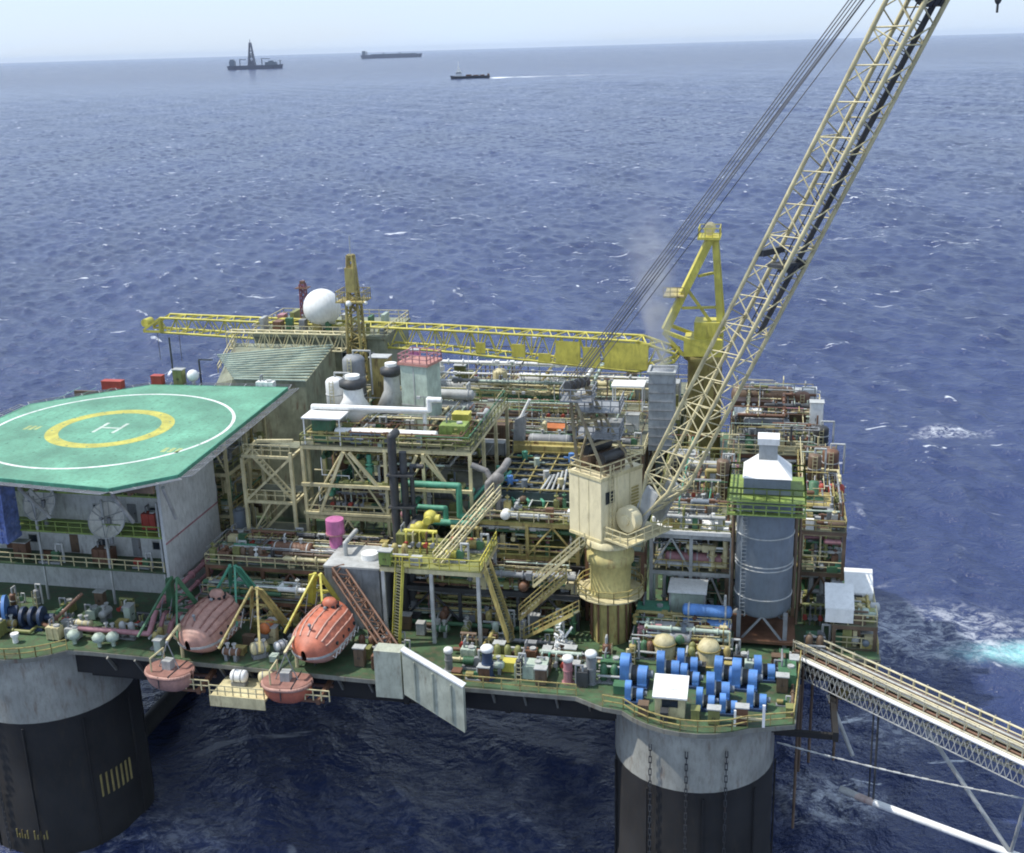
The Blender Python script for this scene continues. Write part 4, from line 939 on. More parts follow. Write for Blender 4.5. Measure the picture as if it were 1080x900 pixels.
for s in (-.3,.2): m.cyl(V(c_)+V((0,0,.6))+nn*s, V(K(*(F_+ax*26)))+hv*1.5, .05, n=5, cap=False)
stair('cream stairway climbing to the crane house from the helideck side', (1.2,3.4,29.2),(6.2,1.4,34.6),1.0,'cream')
stair('lower cream stairway climbing to the crane pedestal gallery', (6.0,-1.6,29.0),(.6,1.2,24.6),1.0,'ochre')
# ------------------------------------------------------------------ far yellow crane, boom lowered across the platform
B1 = V((15.0,48.0,24)); B0 = B1
fc = thing('pedestal_crane','yellow lattice boom crane with its boom lowered flat across the far side','crane',tuple(B1))
ob('pedestal', MB().lathe([(2.2,0),(2.2,17),(2.8,17.4),(2.8,18)],n=24), 'ochre', fc)
ob('house', MB().box(-2.6,2.2,-2.2,2.4,18,20.2).box(-1.4,1.8,-1.2,2.2,20.2,22.2), 'yellow', fc)
m = MB()
m.bar((-5.0,-1.4,21.2),(.3,0,32.6),1.0,.9).bar((-5.0,2.2,21.2),(.3,2.0,32.6),.9,.8).bar((-5.2,-2,21.2),(2,-2,18.6),.45).bar((-5.2,2.2,21.2),(2,2.2,18.6),.45).bar((-5.2,-2,21.0),(-2.6,-2,18.1),.4).bar((1.9,-.3,20.4),(.9,.4,32.6),.75).bar((2.1,2.4,20.4),(.9,2.0,32.6),.75)
m.bar((-2.4,-.7,26.4),(1.2,.1,21.2),.4).bar((-1,-.5,28),(1.0,2.2,28),.3).bar((-3,-1,24),(1.3,-.2,24),.3)
ob('gantry', m, 'yellow', fc)
m = MB().box(-1.2,1.6,-1.0,3,32.6,32.9).rail([(-1.1,-.9,32.9),(1.5,-.9,32.9),(1.5,2.9,32.9),(-1.1,2.9,32.9)],closed=True,step=.9); ob('gantry_platform', m, 'yellow', fc)
m = MB()
for y in (0,1,2): m.cyl((.2,y-.15,33.7),(.2,y+.15,33.7),.7,n=14)
ob('sheave', m, 'cream', fc)
m = MB().box(-5.2,-2.6,-2.6,2.8,25.6,25.8).rail([(-5.2,-2.6,25.8),(-2.6,-2.6,25.8)],step=.9); ob('service_platform', m, 'ochre', fc)
a, b, c2 = K(7.0,44.5,42.6), K(-20,47.2,43.4), K(-62,51.6,43.6)
uv_ = (V(c2)-V(a)).normalized(); hv1 = V((0,0,1)); wv1 = uv_.cross(hv1).normalized()
fb = ob('boom', MB().lattice(a,b,(3.2,3.9),(3.0,2.8),hv1,wv1,.17,.085,11,6).lattice(b,c2,(3.0,2.8),(2.6,2.1),hv1,wv1,.17,.085,16,6).lattice(K(11.6,45.8,42.2),a,(3.2,1.0),(3.2,3.9),hv1,wv1,.2,.12,2,6), 'yellow', fc)
tip = V(c2); m = MB()
for s in (-1.2,1.2):
    m.bar(tip+wv1*s+hv1*1.0, tip+wv1*s+uv_*3.0-hv1*.9,.3).bar(tip+wv1*s-hv1*1.0, tip+wv1*s+uv_*3.0-hv1*1.1,.3)
m.bar(tip-wv1*1.2-hv1,tip-wv1*1.2+hv1,.7,.4); m.cyl(tip-wv1*.8+uv_*3,tip+wv1*.8+uv_*3,.6,n=14); ob('boom_head', m, 'yellow', fb)
m = MB()
for t_,l,zz,hh in ((.02,5.6,-1.7,3.4),(.085,2.2,-1.6,2.4),(.13,3.2,-1.5,2.9),(.175,1.6,-1.7,1.3),(.225,1.8,-1.1,1.7),(.30,1.3,-.9,1.4)):
    q = V(a).lerp(V(c2),t_); ob('side_plate', MB().bar(q-uv_*l/2-wv1*1.62+hv1*(zz+hh/2), q+uv_*l/2-wv1*1.62+hv1*(zz+hh/2), .2, hh), 'yellow', fb)
m = MB()
for k in range(2): q = tip+uv_*(-2+3.6*k); m.cyl(q-hv1*1,q-hv1*5.5,.05,n=5)
ob('hoist_rope', m, 'rope', fc)
m = MB()
for y in (.3,1.7): m.cyl((.2,y,34),tip+hv1*1.1+wv1*(y-1)+V((34,-4,1.2)),.045,n=5)
# mast beside the radome, boom rest
t = thing('lattice_mast','olive yellow lattice mast beside the white radome','mast',(-30.4,43.6,38))
m = MB().lattice((0,0,0),(0,0,11),(2.0,2.0),(1.5,1.5),(0,1,0),(1,0,0),.2,.11,6).lattice((0,0,11),(0,0,17),(1.3,1.3),(.7,.7),(0,1,0),(1,0,0),.17,.1,6); ob('tower', m, 'ochre', t)
ob('platform', MB().box(-1.9,1.9,-1.7,1.7,11.0,11.15).rail([(-1.8,-1.6,11.15),(1.8,-1.6,11.15),(1.8,1.6,11.15),(-1.8,1.6,11.15)],closed=True,step=.8,h=1.3), 'ochre', t)
ob('panel', MB().box(-.7,.5,-.75,.75,12.2,15.4), 'ochre', t); ob('lamp', MB().ball((0,-1.9,11.0),.4,10,8).ball((2.1,-1.2,11),.25,8,6), 'white', t); ob('antenna', MB().cyl((0,0,17),(0,0,19.4),.06,n=5), 'lightgrey', t)
t = thing('lattice_mast','small rust red lattice mast behind the slatted block','mast',(-40.6,51.6,44))
ob('tower', MB().lattice((0,0,0),(0,0,5.6),(.9,.9),(.7,.7),(0,1,0),(1,0,0),.09,.06,7), paint('mastred',(.22,.07,.09),rust=.3), t); ob('platform', MB().box(-.9,.9,-.8,.8,5.0,5.1).box(-.3,.3,-.3,.3,5.6,6), 'rust', t)
t = thing('radome','white ball radome on the roof behind the helideck','radome',(-36.4,47.6,44.4))
pr = [(max(.01,2.55*sin(a)), 2.75-2.55*cos(a)) for a in [R(20+160*i/14) for i in range(15)]]
ob('dome', MB().lathe(pr,n=28), 'white', t); ob('pedestal', MB().cyl((0,0,0),(0,0,.5),1.1,n=18), 'lightgrey', t)
# slatted block behind the helideck
t = thing('ventilation_house','pale green slatted house with a raking side behind the helideck','building',(-39,33,24))
m = MB().add([(-7.5,-4,0),(6.5,-4,0),(6.5,8,0),(-7.5,8,0),(-7.5,1.5,15.8),(-3.2,-2.6,17.6),(6.5,-2.6,17.6),(6.5,8,19.6),(-7.5,8,19.6)],[(0,3,2,1),(0,1,6,5),(0,5,4),(1,2,7,6),(2,3,8,7),(3,0,4,8),(4,5,6,7,8)])
ob('wall', m, 'block', t); m = MB()
for i in range(13): f_ = i/12; m.bar((-3.0-3.9*f_,-2.62+4*f_+.0,17.72-.6*f_*0+2.0*f_*.0+ (1.9*f_)),(6.4,-2.6+10.4*f_,17.72+1.98*f_),.22,.16)
ob('slat', m, 'palegreen', t)
ob('roof_frame', MB().lattice((-8,7.6,20.2),(8,7.6,20.2),(1.6,2.2),(1.6,2.2),(0,0,1),(0,1,0),.12,.07,9).rail([(-7.4,2.2,17.0),(-7.4,7.8,19.7)],step=1), 'cream', t)
t = thing('deckhouse','beige grey deckhouse carrying the white radome','building',(-36,50,24))
ob('wall', MB().box(-9.5,9,-5,6,0,19.6), 'block', t); ob('roof', MB().box(-9.8,9.3,-5.3,6.3,19.6,20), 'block', t)
ob('handrail', MB().rail([(-9.6,-5.1,20),(9.1,-5.1,20),(9.1,6,20),(-9.6,6,20)],closed=True,step=1.4), 'cream', t)
for x in (-7,-3.5,0,3.5,7): 
    wn = ob('window', MB().box(x-.6,x+.6,-5.08,-5.005,16.6,17.8), 'lightgrey', t); ob('pane', MB().box(x-.46,x+.46,-5.12,-5.08,16.75,17.65), 'glass', wn)
m = MB()
for i in range(10): x = -9+i*1.9; ob('roof_equipment', MB().box(x,x+random.uniform(.4,1.3),-4,-4+random.uniform(.4,2),20.004,20+random.uniform(.6,2.2)), rc(), t)
m = MB()
for i in range(9): x = -8.5+i*1.9; ob('roof_equipment', MB().box(x,x+random.uniform(.3,1.0),1,2+random.uniform(.4,2),20.004,20+random.uniform(.6,1.8)), rc(), t)
# ------------------------------------------------------------------ modules
M1 = module('process_module','cream braced steel module with white pipes on top beside the helideck','module',(-26,-7,11.5,30,24),[32,40],'cream',95,plate='plate',topbox=1.6,bayu=9.5)
m = MB()
for x,z in ((-20.7,0),(-12.6,0)):
    x -= -16.5; m.bar((x-.3,-9.4,15.4),(x-3.4,-9.4,8.4),.32).bar((x+.3,-9.4,15.4),(x+3.4,-9.4,11.6),.32)
m.bar((-9.5,-9.45,11.6),(9.5,-9.45,11.6),.34).bar((-9.5,-9.4,8.3),(9.5,-9.4,8.3),.3).bar((4.3,-9.4,8.2),(4.3,-9.4,15.6),.3)
ob('front_brace', m, 'cream', M1)
U='on the upper deck of the cream module'
for lab,u,v,r,l,z,c in (('long white pipe drum lying along the front of the cream module roof',-16.6,12.8,.5,11,40.2,'white'),):
    t = thing('pipe_drum',lab,'pipe',(u,v,z)); ob('shell', MB().hshell((0,0,1.0),r,l), c, t)
    for x in (-4,0,4): ob('saddle', MB().box(x-.2,x+.2,-.4,.4,0,.7), 'grey', t)
solo('header_pipe', MB().pipe([(-8.5,0,0),(-8.5,0,3.4),(4.6,0,3.4),(4.6,0,4.6),(6,0,4.6)],.3,10).pipe([(3.9,.5,0),(3.9,.5,3.0),(-6,.5,3.0)],.22,9), 'white', 'white header pipe running above the long white drum', 'pipe', (-16.8,14.6,40))
eq('cabinet','green','at the helideck corner of the cream module roof',(-23.6,13.0,40),w=2.2,d=1.4,h=2.6)
solo('canopy_sheet', MB().box(-2.2,2.2,-1.5,1.5,2.9,3.05).bar((-2,-1.3,0),(-2,-1.3,2.9),.12).bar((2,-1.3,0),(2,-1.3,2.9),.12).bar((2,1.3,0),(2,1.3,2.9),.12).bar((-2,1.3,0),(-2,1.3,2.9),.12), 'white', 'white flat canopy over the green cabinet', 'canopy', (-23.4,13.1,40))
for u,v,rb,h,c,l in ((-22.0,18.4,2.1,6.2,'white','white cone-roofed tank beside the dark exhaust cowls'),(-18.6,21.8,1.7,6.8,'lightgrey','grey cone-roofed tank with dark cowl beside the pale box tower')):
    t = thing('cone_tank',l,'tank',(u,v,40)); ob('shell', MB().lathe([(rb*.9,0),(rb*.9,1.2),(rb*1.15,1.3),(rb*.55,3.4),(rb*.5,h-1.6)],n=22), c, t)
    ob('cowl', MB().lathe([(rb*.5,h-1.7),(rb*.72,h-1.4),(rb*.72,h-.8),(rb*.3,h-.5)],n=18), 'dark', t); ob('cap', MB().cyl((0,0,h-.6),(0,0,h-.2),rb*.4,n=14), 'white', t)
eq('vvessel','white','at the back of the cream module roof',(-24.9,20.6,40),r=1.1,h=5.0)
eq('vvessel','grey','at the back of the cream module roof',(-24.0,24.6,40),r=1.3,h=6.6)
eq('cabinet','ochre','at the back of the cream module roof',(-21.2,26,40),w=2.2,d=1.6,h=6.2)
eq('cabinet','magenta','between the cone tanks and the pale box tower',(-17.2,26.6,40),w=1.2,d=1,h=7.0)
t = thing('box_tower','tall pale box tower with reddish top on the cream module','tower',(-14.6,20.0,40),R(-14))
ob('casing', MB().box(-1.65,1.65,-1.5,1.5,0,7.2), 'palegreen', t); ob('top', MB().box(-1.9,1.9,-1.7,1.7,7.2,7.5), paint('paletop',(.5,.24,.2),rust=.2), t)
ob('seam', MB().box(-1.7,1.7,-1.55,-1.502,2.6,2.75).box(1.652,1.7,-1.5,1.5,2.6,2.75).box(-.05,.05,-1.55,-1.502,0,7.1), 'lightgrey', t); ob('railing', MB().rail([(-1.8,-1.6,7.5),(1.8,-1.6,7.5),(1.8,1.6,7.5),(-1.8,1.6,7.5)],closed=True,step=.9,h=.9), 'pink', t)
eq('tank','lime','at the crane end of the cream module roof',(-9.4,14.2,40),w=2.8,d=2,h=2.2); eq('crate','yellow','at the crane end of the cream module roof',(-9.2,16.6,40),w=1.8,d=1.4,h=2.6); eq('pump','yellow','at the crane end of the cream module roof',(-8.6,18.9,40))
eq('exchanger','lightgrey',U,(-12.5,24.4,40),r=.6,l=5); eq('pump','grey',U,(-19.0,16.4,40)); eq('lamp','grey',U,(-13.2,16.2,40),h=4.4); eq('lamp','olive',U,(-25.6,28.9,40),h=5.5)
W='on the middle deck of the cream module'
for k,c,u,v,kw in (('hvessel','brown',-20,15,dict(r=1.0,l=5)),('hvessel','grey',-12,17,dict(r=.9,l=5)),('vvessel','rust',-24,18,dict(r=.9,h=5)),('filters','olive',-16,13.5,{}),('manifold','grey',-21.4,13.4,dict(w=4,n=6)),('pump','green',-17.8,12.9,{}),('exchanger','rust',-17,20,dict(l=6))): eq(k,c,W,(u,v,32),**kw)
# green looped pipes under it
for i,(x0,x1,z0,z1,y,r) in enumerate(((-14.2,-8.2,33.2,36.6,10.4,.33),(-13.2,-9.6,32.6,34.2,9.9,.3),(-8.0,-5.0,32.8,34.4,9.4,.36))):
    m = MB().pipe([(x0,y+2.4,z1),(x0,y,z1),(x1,y,z1),(x1,y,z0),(x1+(1.6 if i<2 else 0),y,z0),(x1+(1.6 if i<2 else 0),y+1.6,z0)] if i<2 else [(x0-3,y,z0),(x0+1.2,y,z0),(x1,y+1.2,z1),(x1,y+1.2,z1+1.4)],r,10)
    if i==0: m.pipe([(x0,y,z1),(x0,y,z0),(x0+1,y+.8,z0)],r,10)
    solo('looped_pipe', m, 'turq', ['upper turquoise looped pipe at the front of the cream module','smaller turquoise looped pipe nested below the upper loop','turquoise pipe bending down towards the yellow valves'][i], 'pipe', (0,0,0), group='turquoise pipes')
# stair tower
t = thing('stair_tower','cream tubular stair tower between helideck and cream module','stair tower',(-29.4,12.0,24))
m = MB()
for x,y in ((-2.9,-1.5),(2.7,-1.5),(-2.9,3.5),(2.7,3.5)): m.bar((x,y,0),(x,y,15.4 if x>0 or y>0 else 14.6),.34)
for z in (5,9.6,14.8):
    for y in (-1.5,3.5): m.bar((-2.9,y,z),(2.7,y,z),.28)
    for x in (-2.9,2.7): m.bar((x,-1.5,z),(x,3.5,z),.26)
m.bar((-2.9,-1.5,9.6),(2.7,-1.5,14.8),.25).bar((-2.9,-1.5,5),(0,-1.5,9.6),.2).bar((-2.9,-1.5,14.6),(-1.6,-.4,16.2),.3).bar((-1.6,-.4,16.2),(2.7,-.4,16.4),.3)
ob('frame', m, 'cream', t)
for z in (5,9.6,14.8):
    f2 = ob('landing', MB().box(-2.7,2.5,1.2,3.3,z+.15,z+.22), 'plate', t); ob('handrail', MB().rail([(-2.7,-1.4,z+.22),(2.6,-1.4,z+.22)],step=1), 'cream', f2)
m = MB()
for a,b in (((-2.2,.6,5.2),(2.2,.6,9.7)),((2.2,-.4,9.8),(-2.2,-.4,14.9)),((2.2,-.4,.3),(-2.2,-.4,5.1))):
    m.bar((a[0],a[1]-.5,a[2]),(b[0],b[1]-.5,b[2]),.1,.28).bar((a[0],a[1]+.5,a[2]),(b[0],b[1]+.5,b[2]),.1,.28).bar((a[0],a[1]-.5,a[2]+1),(b[0],b[1]-.5,b[2]+1),.09)
    for i in range(15): q = V(a).lerp(V(b),i/14); m.bar(q-V((0,.5,0)),q+V((0,.5,0)),.26,.05)
ob('flight', m, 'cream', t)
solo('gas_bottle_rack', MB().cyl((0,0,0),(0,0,2.6),.72,n=16).cyl((0,0,2.6),(0,0,2.9),.3,n=12).box(-.8,.8,-.8,.8,-.25,0), 'steel', 'blue-grey upright cylinder beside the cream stair tower', 'cylinder', (-33.9,11.8,29.4))
module('pipe_deck','rusty brown lower pipe deck between the lifeboats and the stair tower','module',(-34.6,-15.5,3.9,11.0,24),[28.9],'rust',70,plate='plate',topbox=1.6,bayu=6)
W='on the rusty lower pipe deck'
for k,c,u,v,kw in (('pump','rust',-32,6,{}),('manifold','rust',-28.6,8.6,dict(w=5,n=7)),('hvessel','rust',-25.4,6,dict(r=.8,l=4)),('pump','ochre',-24.2,9,{}),('filters','brown',-29.6,5,{}),('crate','cream',-31.4,9.4,{}),('tank','brown',-33,9,dict(w=2,d=1.4)),('pump','brown',-27.2,10.2,{})): eq(k,c,W,(u,v,28.9),**kw)
module('underdeck_module','cream pipe-filled frame under the inner edge of the helideck','module',(-46,-36.9,16,27.5,24),[29.5,34.6,39.4],'cream',90,plate='plate',topbox=.5,bayu=4.6,rails=True)
# grey tank with dark pipes, pink unit
t = thing('grey_tank','big plain grey box tank below the pink unit','tank',(-17.2,3.9,24))
ob('body', MB().box(-2.8,2.8,-2.6,2.6,0,6.7), 'grey', t); ob('lid', MB().box(-2.95,2.95,-2.75,2.75,6.7,6.9), 'lightgrey', t)
m = MB()
for x in (-2.8,-.9,.9,2.8): m.box(x-.08,x+.08,-2.68,-2.602,.2,6.6)
ob('rib', m, 'grey', t); ob('hatch', MB().cyl((1.2,-.3,6.9),(1.2,-.3,7.5),.9,n=16), 'white', t)
ob('pipe', MB().pipe([(-1.5,0,6.9),(-1.5,0,8.2),(-1.5,3.5,8.2)],.25), 'lightgrey', t)
t = thing('dosing_unit','bright pink two-tier unit standing above the grey tank','unit',(-20.7,6.6,30.6))
ob('upper_tank', MB().cyl((0,0,1.6),(0,0,3.1),.95,n=16), 'magenta', t); ob('lower_tank', MB().cyl((0,0,0),(0,0,1.45),.7,n=16), 'magenta', t); ob('flange', MB().cyl((0,0,1.45),(0,0,1.6),1.05,n=16), 'pink', t); ob('stand', MB().box(-.9,.9,-.9,.9,-1.7,0), 'grey', t)
m = MB().pipe([(-.7,0,0),(-.7,0,18.6),(-.7,1.6,18.6)],.46,12).pipe([(.35,.2,0),(.35,.2,17)],.4,12).pipe([(1.1,.5,0),(1.1,.5,15.4),(2.4,.5,15.4)],.24,10)
for z in (3,7,11,14.5): m.box(-1.3,1.5,-.55,.75,z,z+.18)
solo('riser_bundle', m, 'dark', 'tall bundle of dark riser pipes in front of the cream module', 'riser pipes', (-13.6,7.6,24))
solo('cable_riser', MB().pipe([(0,0,0),(0,0,7.4),(1.2,2.4,9.2),(1.2,4,9.2)],.75,12).pipe([(.9,.9,0),(.9,.9,6),(2.2,3,8.2)],.5,10), 'dark', 'thick blackish bent riser beside the big grey tank', 'riser pipe', (-13.2,4.6,24))
# yellow walkway platform with steep ladder
t = thing('valve_platform','pale yellow valve platform on grey posts above the dark opening','platform',(-8.6,3.2,24))
for x,y in ((-4.7,-3.6),(4.9,-3.6),(.2,-3.6),(-4.7,3.6),(4.9,3.6)): ob('post', MB().bar((x,y,0),(x,y,7.5),.34), 'lightgrey', t)
m = MB()
for y in (-3.6,3.6): m.bar((-5,y,7.7),(5.2,y,7.7),.26,.5)
for x in (-4.9,.2,5.1): m.bar((x,-3.4,7.66),(x,3.4,7.66),.24,.4)
ob('beam', m, 'cream', t); ob('deck_plate', MB().box(-5,5.2,-3.8,3.8,7.96,8.05), 'olive', t)
ob('handrail', MB().rail([(-4.9,-3.7,8.05),(5.1,-3.7,8.05),(5.1,3.7,8.05)],step=1), 'yellow', t)
stair('steep yellow ladder stair down from the valve platform to the deck', (-12.0,-1.6,24.2),(-11.5,-.6,32.2),.9,'yellow')
stair('cream stair rising from the valve platform to the cooler deck', (-8.0,.4,32.2),(-3.4,7.6,37),1.0,'cream')
stair('yellow stair on the crane side of the valve platform', (-.6,-.6,25),(-2.9,.2,32),1.0,'ochre')
stair('second yellow stair climbing past the dark opening towards the crane', (-.2,1.6,26.4),(4.4,2.6,30.6),1.0,'ochre')
W='on the valve platform'
for k,c,u,v,kw in (('manifold','yellow',-10.4,3.4,dict(w=3.4,n=5,h=2.2)),('pump','yellow',-6.4,1.6,{}),('filters','ochre',-12.4,1.0,{}),('pump','ochre',-5.0,4.2,{}),('tank','olive',-12.2,4.6,dict(w=2,d=1.4,h=1.5)),('crate','lightgrey',-10.0,.2,dict(w=1.0,d=.8,h=.8)),('manifold','ochre',-6.2,5.4,dict(w=3.2,n=5)),('cabinet','lime',-13,-.2,dict(w=1.2,d=.8,h=1.5))): eq(k,c,W,(u,v,32.05),**kw)
solo('flow_spool', MB().pipe([(-1.5,0,1.4),(-.4,0,1.4),(.5,0,2.6),(1.6,0,2.6)],.42,10).cyl((-.2,0,1.1),(.0,0,1.1),.8,n=14).ball((.6,.1,2.7),.72,12,8).ball((-.5,-.2,1.6),.66,12,8).cyl((.6,-.6,2.7),(.6,-1.2,2.7),.4,n=12), 'yellow', 'bright yellow valve spool behind the railing of the valve platform', 'valve', (-10.6,5.6,32.2))
# cooler module
module('cooler_module','yellowish cooler module behind the crane house carrying dark fans','module',(-6.4,4.6,9.6,28,24),[29.5,33.2],'ochre',80,plate='olive',topbox=.8,rails=True,bayu=5.5)
bank = thing('fan_cooler','dark blue-black fan cooler bank behind the crane house','cooler',(-1.0,20.5,33.2))
ob('casing', MB().box(-4.8,4.4,-6.2,6.0,.15,1.5), paint('coolercase',(.05,.075,.08),rust=.35), bank)
m = MB()
for i in range(6): m.box(-4.8+i*1.8-.0,-4.68+i*1.8,-6.2,6.0,1.504,1.8)
for j in range(7): m.box(-4.8,4.3,-6.25+j*2.03,-6.12+j*2.03,1.81,1.95)
ob('fan_frame', m, 'ochre', bank)
for j,(x,y) in enumerate(((-3.0,-4.2),(-1.2,1.9),(.6,-2.1),(2.4,4.0),(-3.0,4.0),(2.6,-4.4),(-1.2,-5.2))): ob('fan_motor', MB().cyl((x,y,1.5),(x,y,2.6),.34,n=10).bar((x-.9,y,2.05),(x+.9,y,2.05),.16), ('blue','palegreen','lightgrey','blue','turq','cream','steel')[j], bank)
m = MB()
for i in range(5):
    for j in range(6):
        x, y = -3.9+i*1.8, -5.2+j*2.05; m.lathe([(.78,1.5),(.84,1.5),(.84,1.74),(.78,1.74)],(x,y,0),14).cyl((x,y,1.55),(x,y,1.7),.25,n=8)
        for k in range(4): a = k*pi/2+i+j; m.bar((x,y,1.62),(x+.74*cos(a),y+.74*sin(a),1.62),.34,.05)
ob('fan', m, paint('fan',(.03,.045,.06),rust=.2), bank); 
ob('header_box', MB().box(-4.8,4.4,6.02,6.7,.15,2.6).box(-4.9,4.5,6.7,7.0,2.0,2.9), 'ochre', bank)
m = MB()
for i in range(6): x = -4+i*1.6; m.pipe([(x,-6.2,.8),(x+.4,-6.9,.8),(x+.4,-6.9,-.4)],.16,8)
ob('pipe', m, 'turq', bank)
m = MB()
for k in range(5): m.pipe([(.6+.6*k,-6+.2*k,1.55),(1.4+.4*k,-4+.3*k,2.6+.1*k),(2.0+.3*k,-2+.4*k,1.6)],.13,7)
ob('hose', m, 'lightgrey', bank)
solo('pipe_rake', MB().pipe([(0,0,0),(0,0,1.5),(2,5,3.4),(2,5,4)],.22,8).pipe([(.8,0,0),(.8,0,1.5),(2.8,5,3.4),(2.8,5,4)],.2,8).pipe([(1.6,.3,0),(1.6,.3,1.5),(3.4,5,3.4)],.18,8), 'turq', 'raking turquoise pipes climbing beside the dark fan coolers', 'pipe', (-7.6,12.6,32.4))
solo('duct_knot', MB().pipe([(0,0,0),(0,0,5),(1.5,.5,6.5),(1.5,3,6.5)],.4,10).pipe([(.9,.5,0),(.9,.5,4),(-.4,1,6),(-2,1,6.6)],.32,10).ball((1.0,.2,5.6),.7,10,8), paint('mauve',(.22,.21,.20),rust=.4), 'grey knot of thick pipes at the end of the cream module', 'pipe', (-5.0,10.4,32))
# centre back
module('manifold_module','brown manifold module in the middle of the platform under the yellow boom','module',(-24,9,31.5,46,24),[29,33.5],'brown',95,plate='plate',topbox=4.0,dens=1,bayu=5.5)
module('rear_module','olive brown module along the far edge of the platform','module',(-24,12,47.5,66,24),[29,33],'olive',95,plate='plate',topbox=5,bayu=6)
W='mid-platform under the yellow boom'
for k,c,u,v,kw in (('container','brown',-10.5,33,dict(w=6,d=2.6,h=3.0)),('container','lightgrey',-10.6,29.8,dict(w=6.4,d=1.6,h=1.6)),('container','orange',-2.2,34.2,dict(w=2.6,d=2.2,h=2.4)),('container','dark',1.0,33.4,dict(w=3,d=2.2,h=2.4)),('hvessel','grey',-2.4,31.9,dict(r=.8,l=4.6)),('hvessel','cream',-17,35,dict(r=.9,l=5)),('vvessel','olive',-14.5,38,dict(r=.9,h=5)),('exchanger','brown',-8,39,dict(l=5)),('tank','grey',4.2,36.6,dict(w=3,d=2,h=2.6)),('vvessel','lightgrey',.4,40,dict(r=.8,h=5.4)),('manifold','cream',-19.4,40,dict(w=5,n=8,h=3)),('manifold','olive',-4,42,dict(w=5,n=8,h=3)),('hvessel','olive',-12.4,43.4,dict(r=.9,l=6)),('lamp','cream',-7,36,dict(h=6)),('lamp','rust',3,43,dict(h=6)),('pump','grey',7,34,{}),('filters','cream',-22,34,{}),('cabinet','white',6.6,40,dict(w=1.6,d=1.2,h=2.4))): eq(k,c,W,(u,v,33.5),**kw)
W='along the far edge of the platform'
for k,c,u,v,kw in (('hvessel','lightgrey',-19,55,dict(r=1,l=7)),('hvessel','white',-9,61,dict(r=.8,l=6)),('vvessel','cream',-13,52,dict(r=1,h=5)),('tank','olive',-4,52,dict(w=4,d=2.4,h=2.6)),('exchanger','cream',2,56,dict(l=6)),('manifold','brown',-16,62,dict(w=6,n=9,h=3)),('container','lightgrey',8.2,57,dict(w=6,d=2.4,h=2.6)),('cabinet','olive',-21,61,dict(h=3)),('vvessel','grey',4,62,dict(r=.8,h=5)),('filters','rust',-8,50,{}),('lamp','cream',-2,64,dict(h=7)),('pump','cream',-22,50,{}),('tank','brown',9.6,50.4,dict(w=3,d=2,h=2))): eq(k,c,W,(u,v,33),**kw)
t = thing('exhaust_duct','grey leaning duct with white rod in the middle of the platform','duct',(-5.4,27.9,33.4))
ob('duct', MB().add([(-.9,-.6,0),(.5,-.6,0),(.5,.6,0),(-.9,.6,0),(-.3,-.6,5.2),(.9,-.6,5.8),(.9,.6,5.8),(-.3,.6,5.2)],[(0,3,2,1),(4,5,6,7),(0,1,5,4),(1,2,6,5),(2,3,7,6),(3,0,4,7)]), 'grey', t)
ob('rod', MB().cyl((.2,0,5.2),(1.4,0,7.6),.18), 'white', t); ob('flange', MB().box(-1.1,.7,-.75,.75,0,.2), 'dark', t)
# right of the crane, in front of the far crane
module('pipe_module','grey pipe module between the main crane and the exhaust stack','module',(11.8,20.2,9.2,33,24),[29,33],'lightgrey',85,plate='plate',topbox=3,bayu=4.2)
W='on the pipe module beside the exhaust stack'
for k,c,u,v,kw in (('hvessel','pink',16.6,10.2,dict(r=.6,l=6)),('hvessel','grey',15.6,14,dict(r=.8,l=5)),('manifold','grey',16,18,dict(w=5,n=8,h=2.6)),('vvessel','dark',13.4,22,dict(r=.7,h=4)),('exchanger','lightgrey',17,24,dict(l=5)),('vvessel','brown',18.6,20,dict(r=.7,h=4.4)),('tank','lightgrey',14,29,dict(w=3,d=2,h=2)),('pump','rust',18,28.5,{})): eq(k,c,W,(u,v,29.0 if k=='hvessel' and c=='pink' else 33),**kw)
solo('roof_panel', MB().box(-3.8,3.6,-1.6,2.2,0,.18).box(-3.9,3.7,-1.75,-1.6,-.1,.3).box(-1,-.6,-.6,1,.18,.6).box(1.6,2.6,-.4,.6,.18,.75), 'white', 'white flat roof panel between crane house and exhaust stack', 'roof panel', (16.2,10.6,33.2))
t = thing('steam_tower','grey louvred tower giving off white steam below the yellow crane','tower',(10.6,36.2,33))
ob('casing', MB().box(-1.5,1.5,-1.5,1.5,0,9.6), paint('towergrey',(.33,.35,.37),rust=.2), t); m = MB()
for i in range(8): m.box(-1.45,1.45,-1.55,-1.502,.6+i*1.1,.75+i*1.1)
ob('louvre', m, 'grey', t); ob('rim', MB().box(-1.7,1.7,-1.7,-1.4,9.6,9.9).box(-1.7,1.7,1.4,1.7,9.6,9.9).box(-1.7,-1.4,-1.4,1.4,9.6,9.9).box(1.4,1.7,-1.4,1.4,9.6,9.9), 'lightgrey', t)
solo('white_canopy', MB().box(-2,2,-1.4,1.4,3,3.2).bar((-1.8,-1.2,0),(-1.8,-1.2,3),.15).bar((1.8,-1.2,0),(1.8,-1.2,3),.15).bar((-1.8,1.2,0),(-1.8,1.2,3),.15).bar((1.8,1.2,0),(1.8,1.2,3),.15), 'white', 'small white canopy beside the grey steam tower', 'canopy', (6.4,37.6,37.4))
module('rear_corner_module','rust brown module on the far corner beneath the yellow crane','module',(18.5,30.0,35,58,24),[29,33],'rust',95,plate='plate',topbox=3.5,bayu=6)
W='on the far corner module'
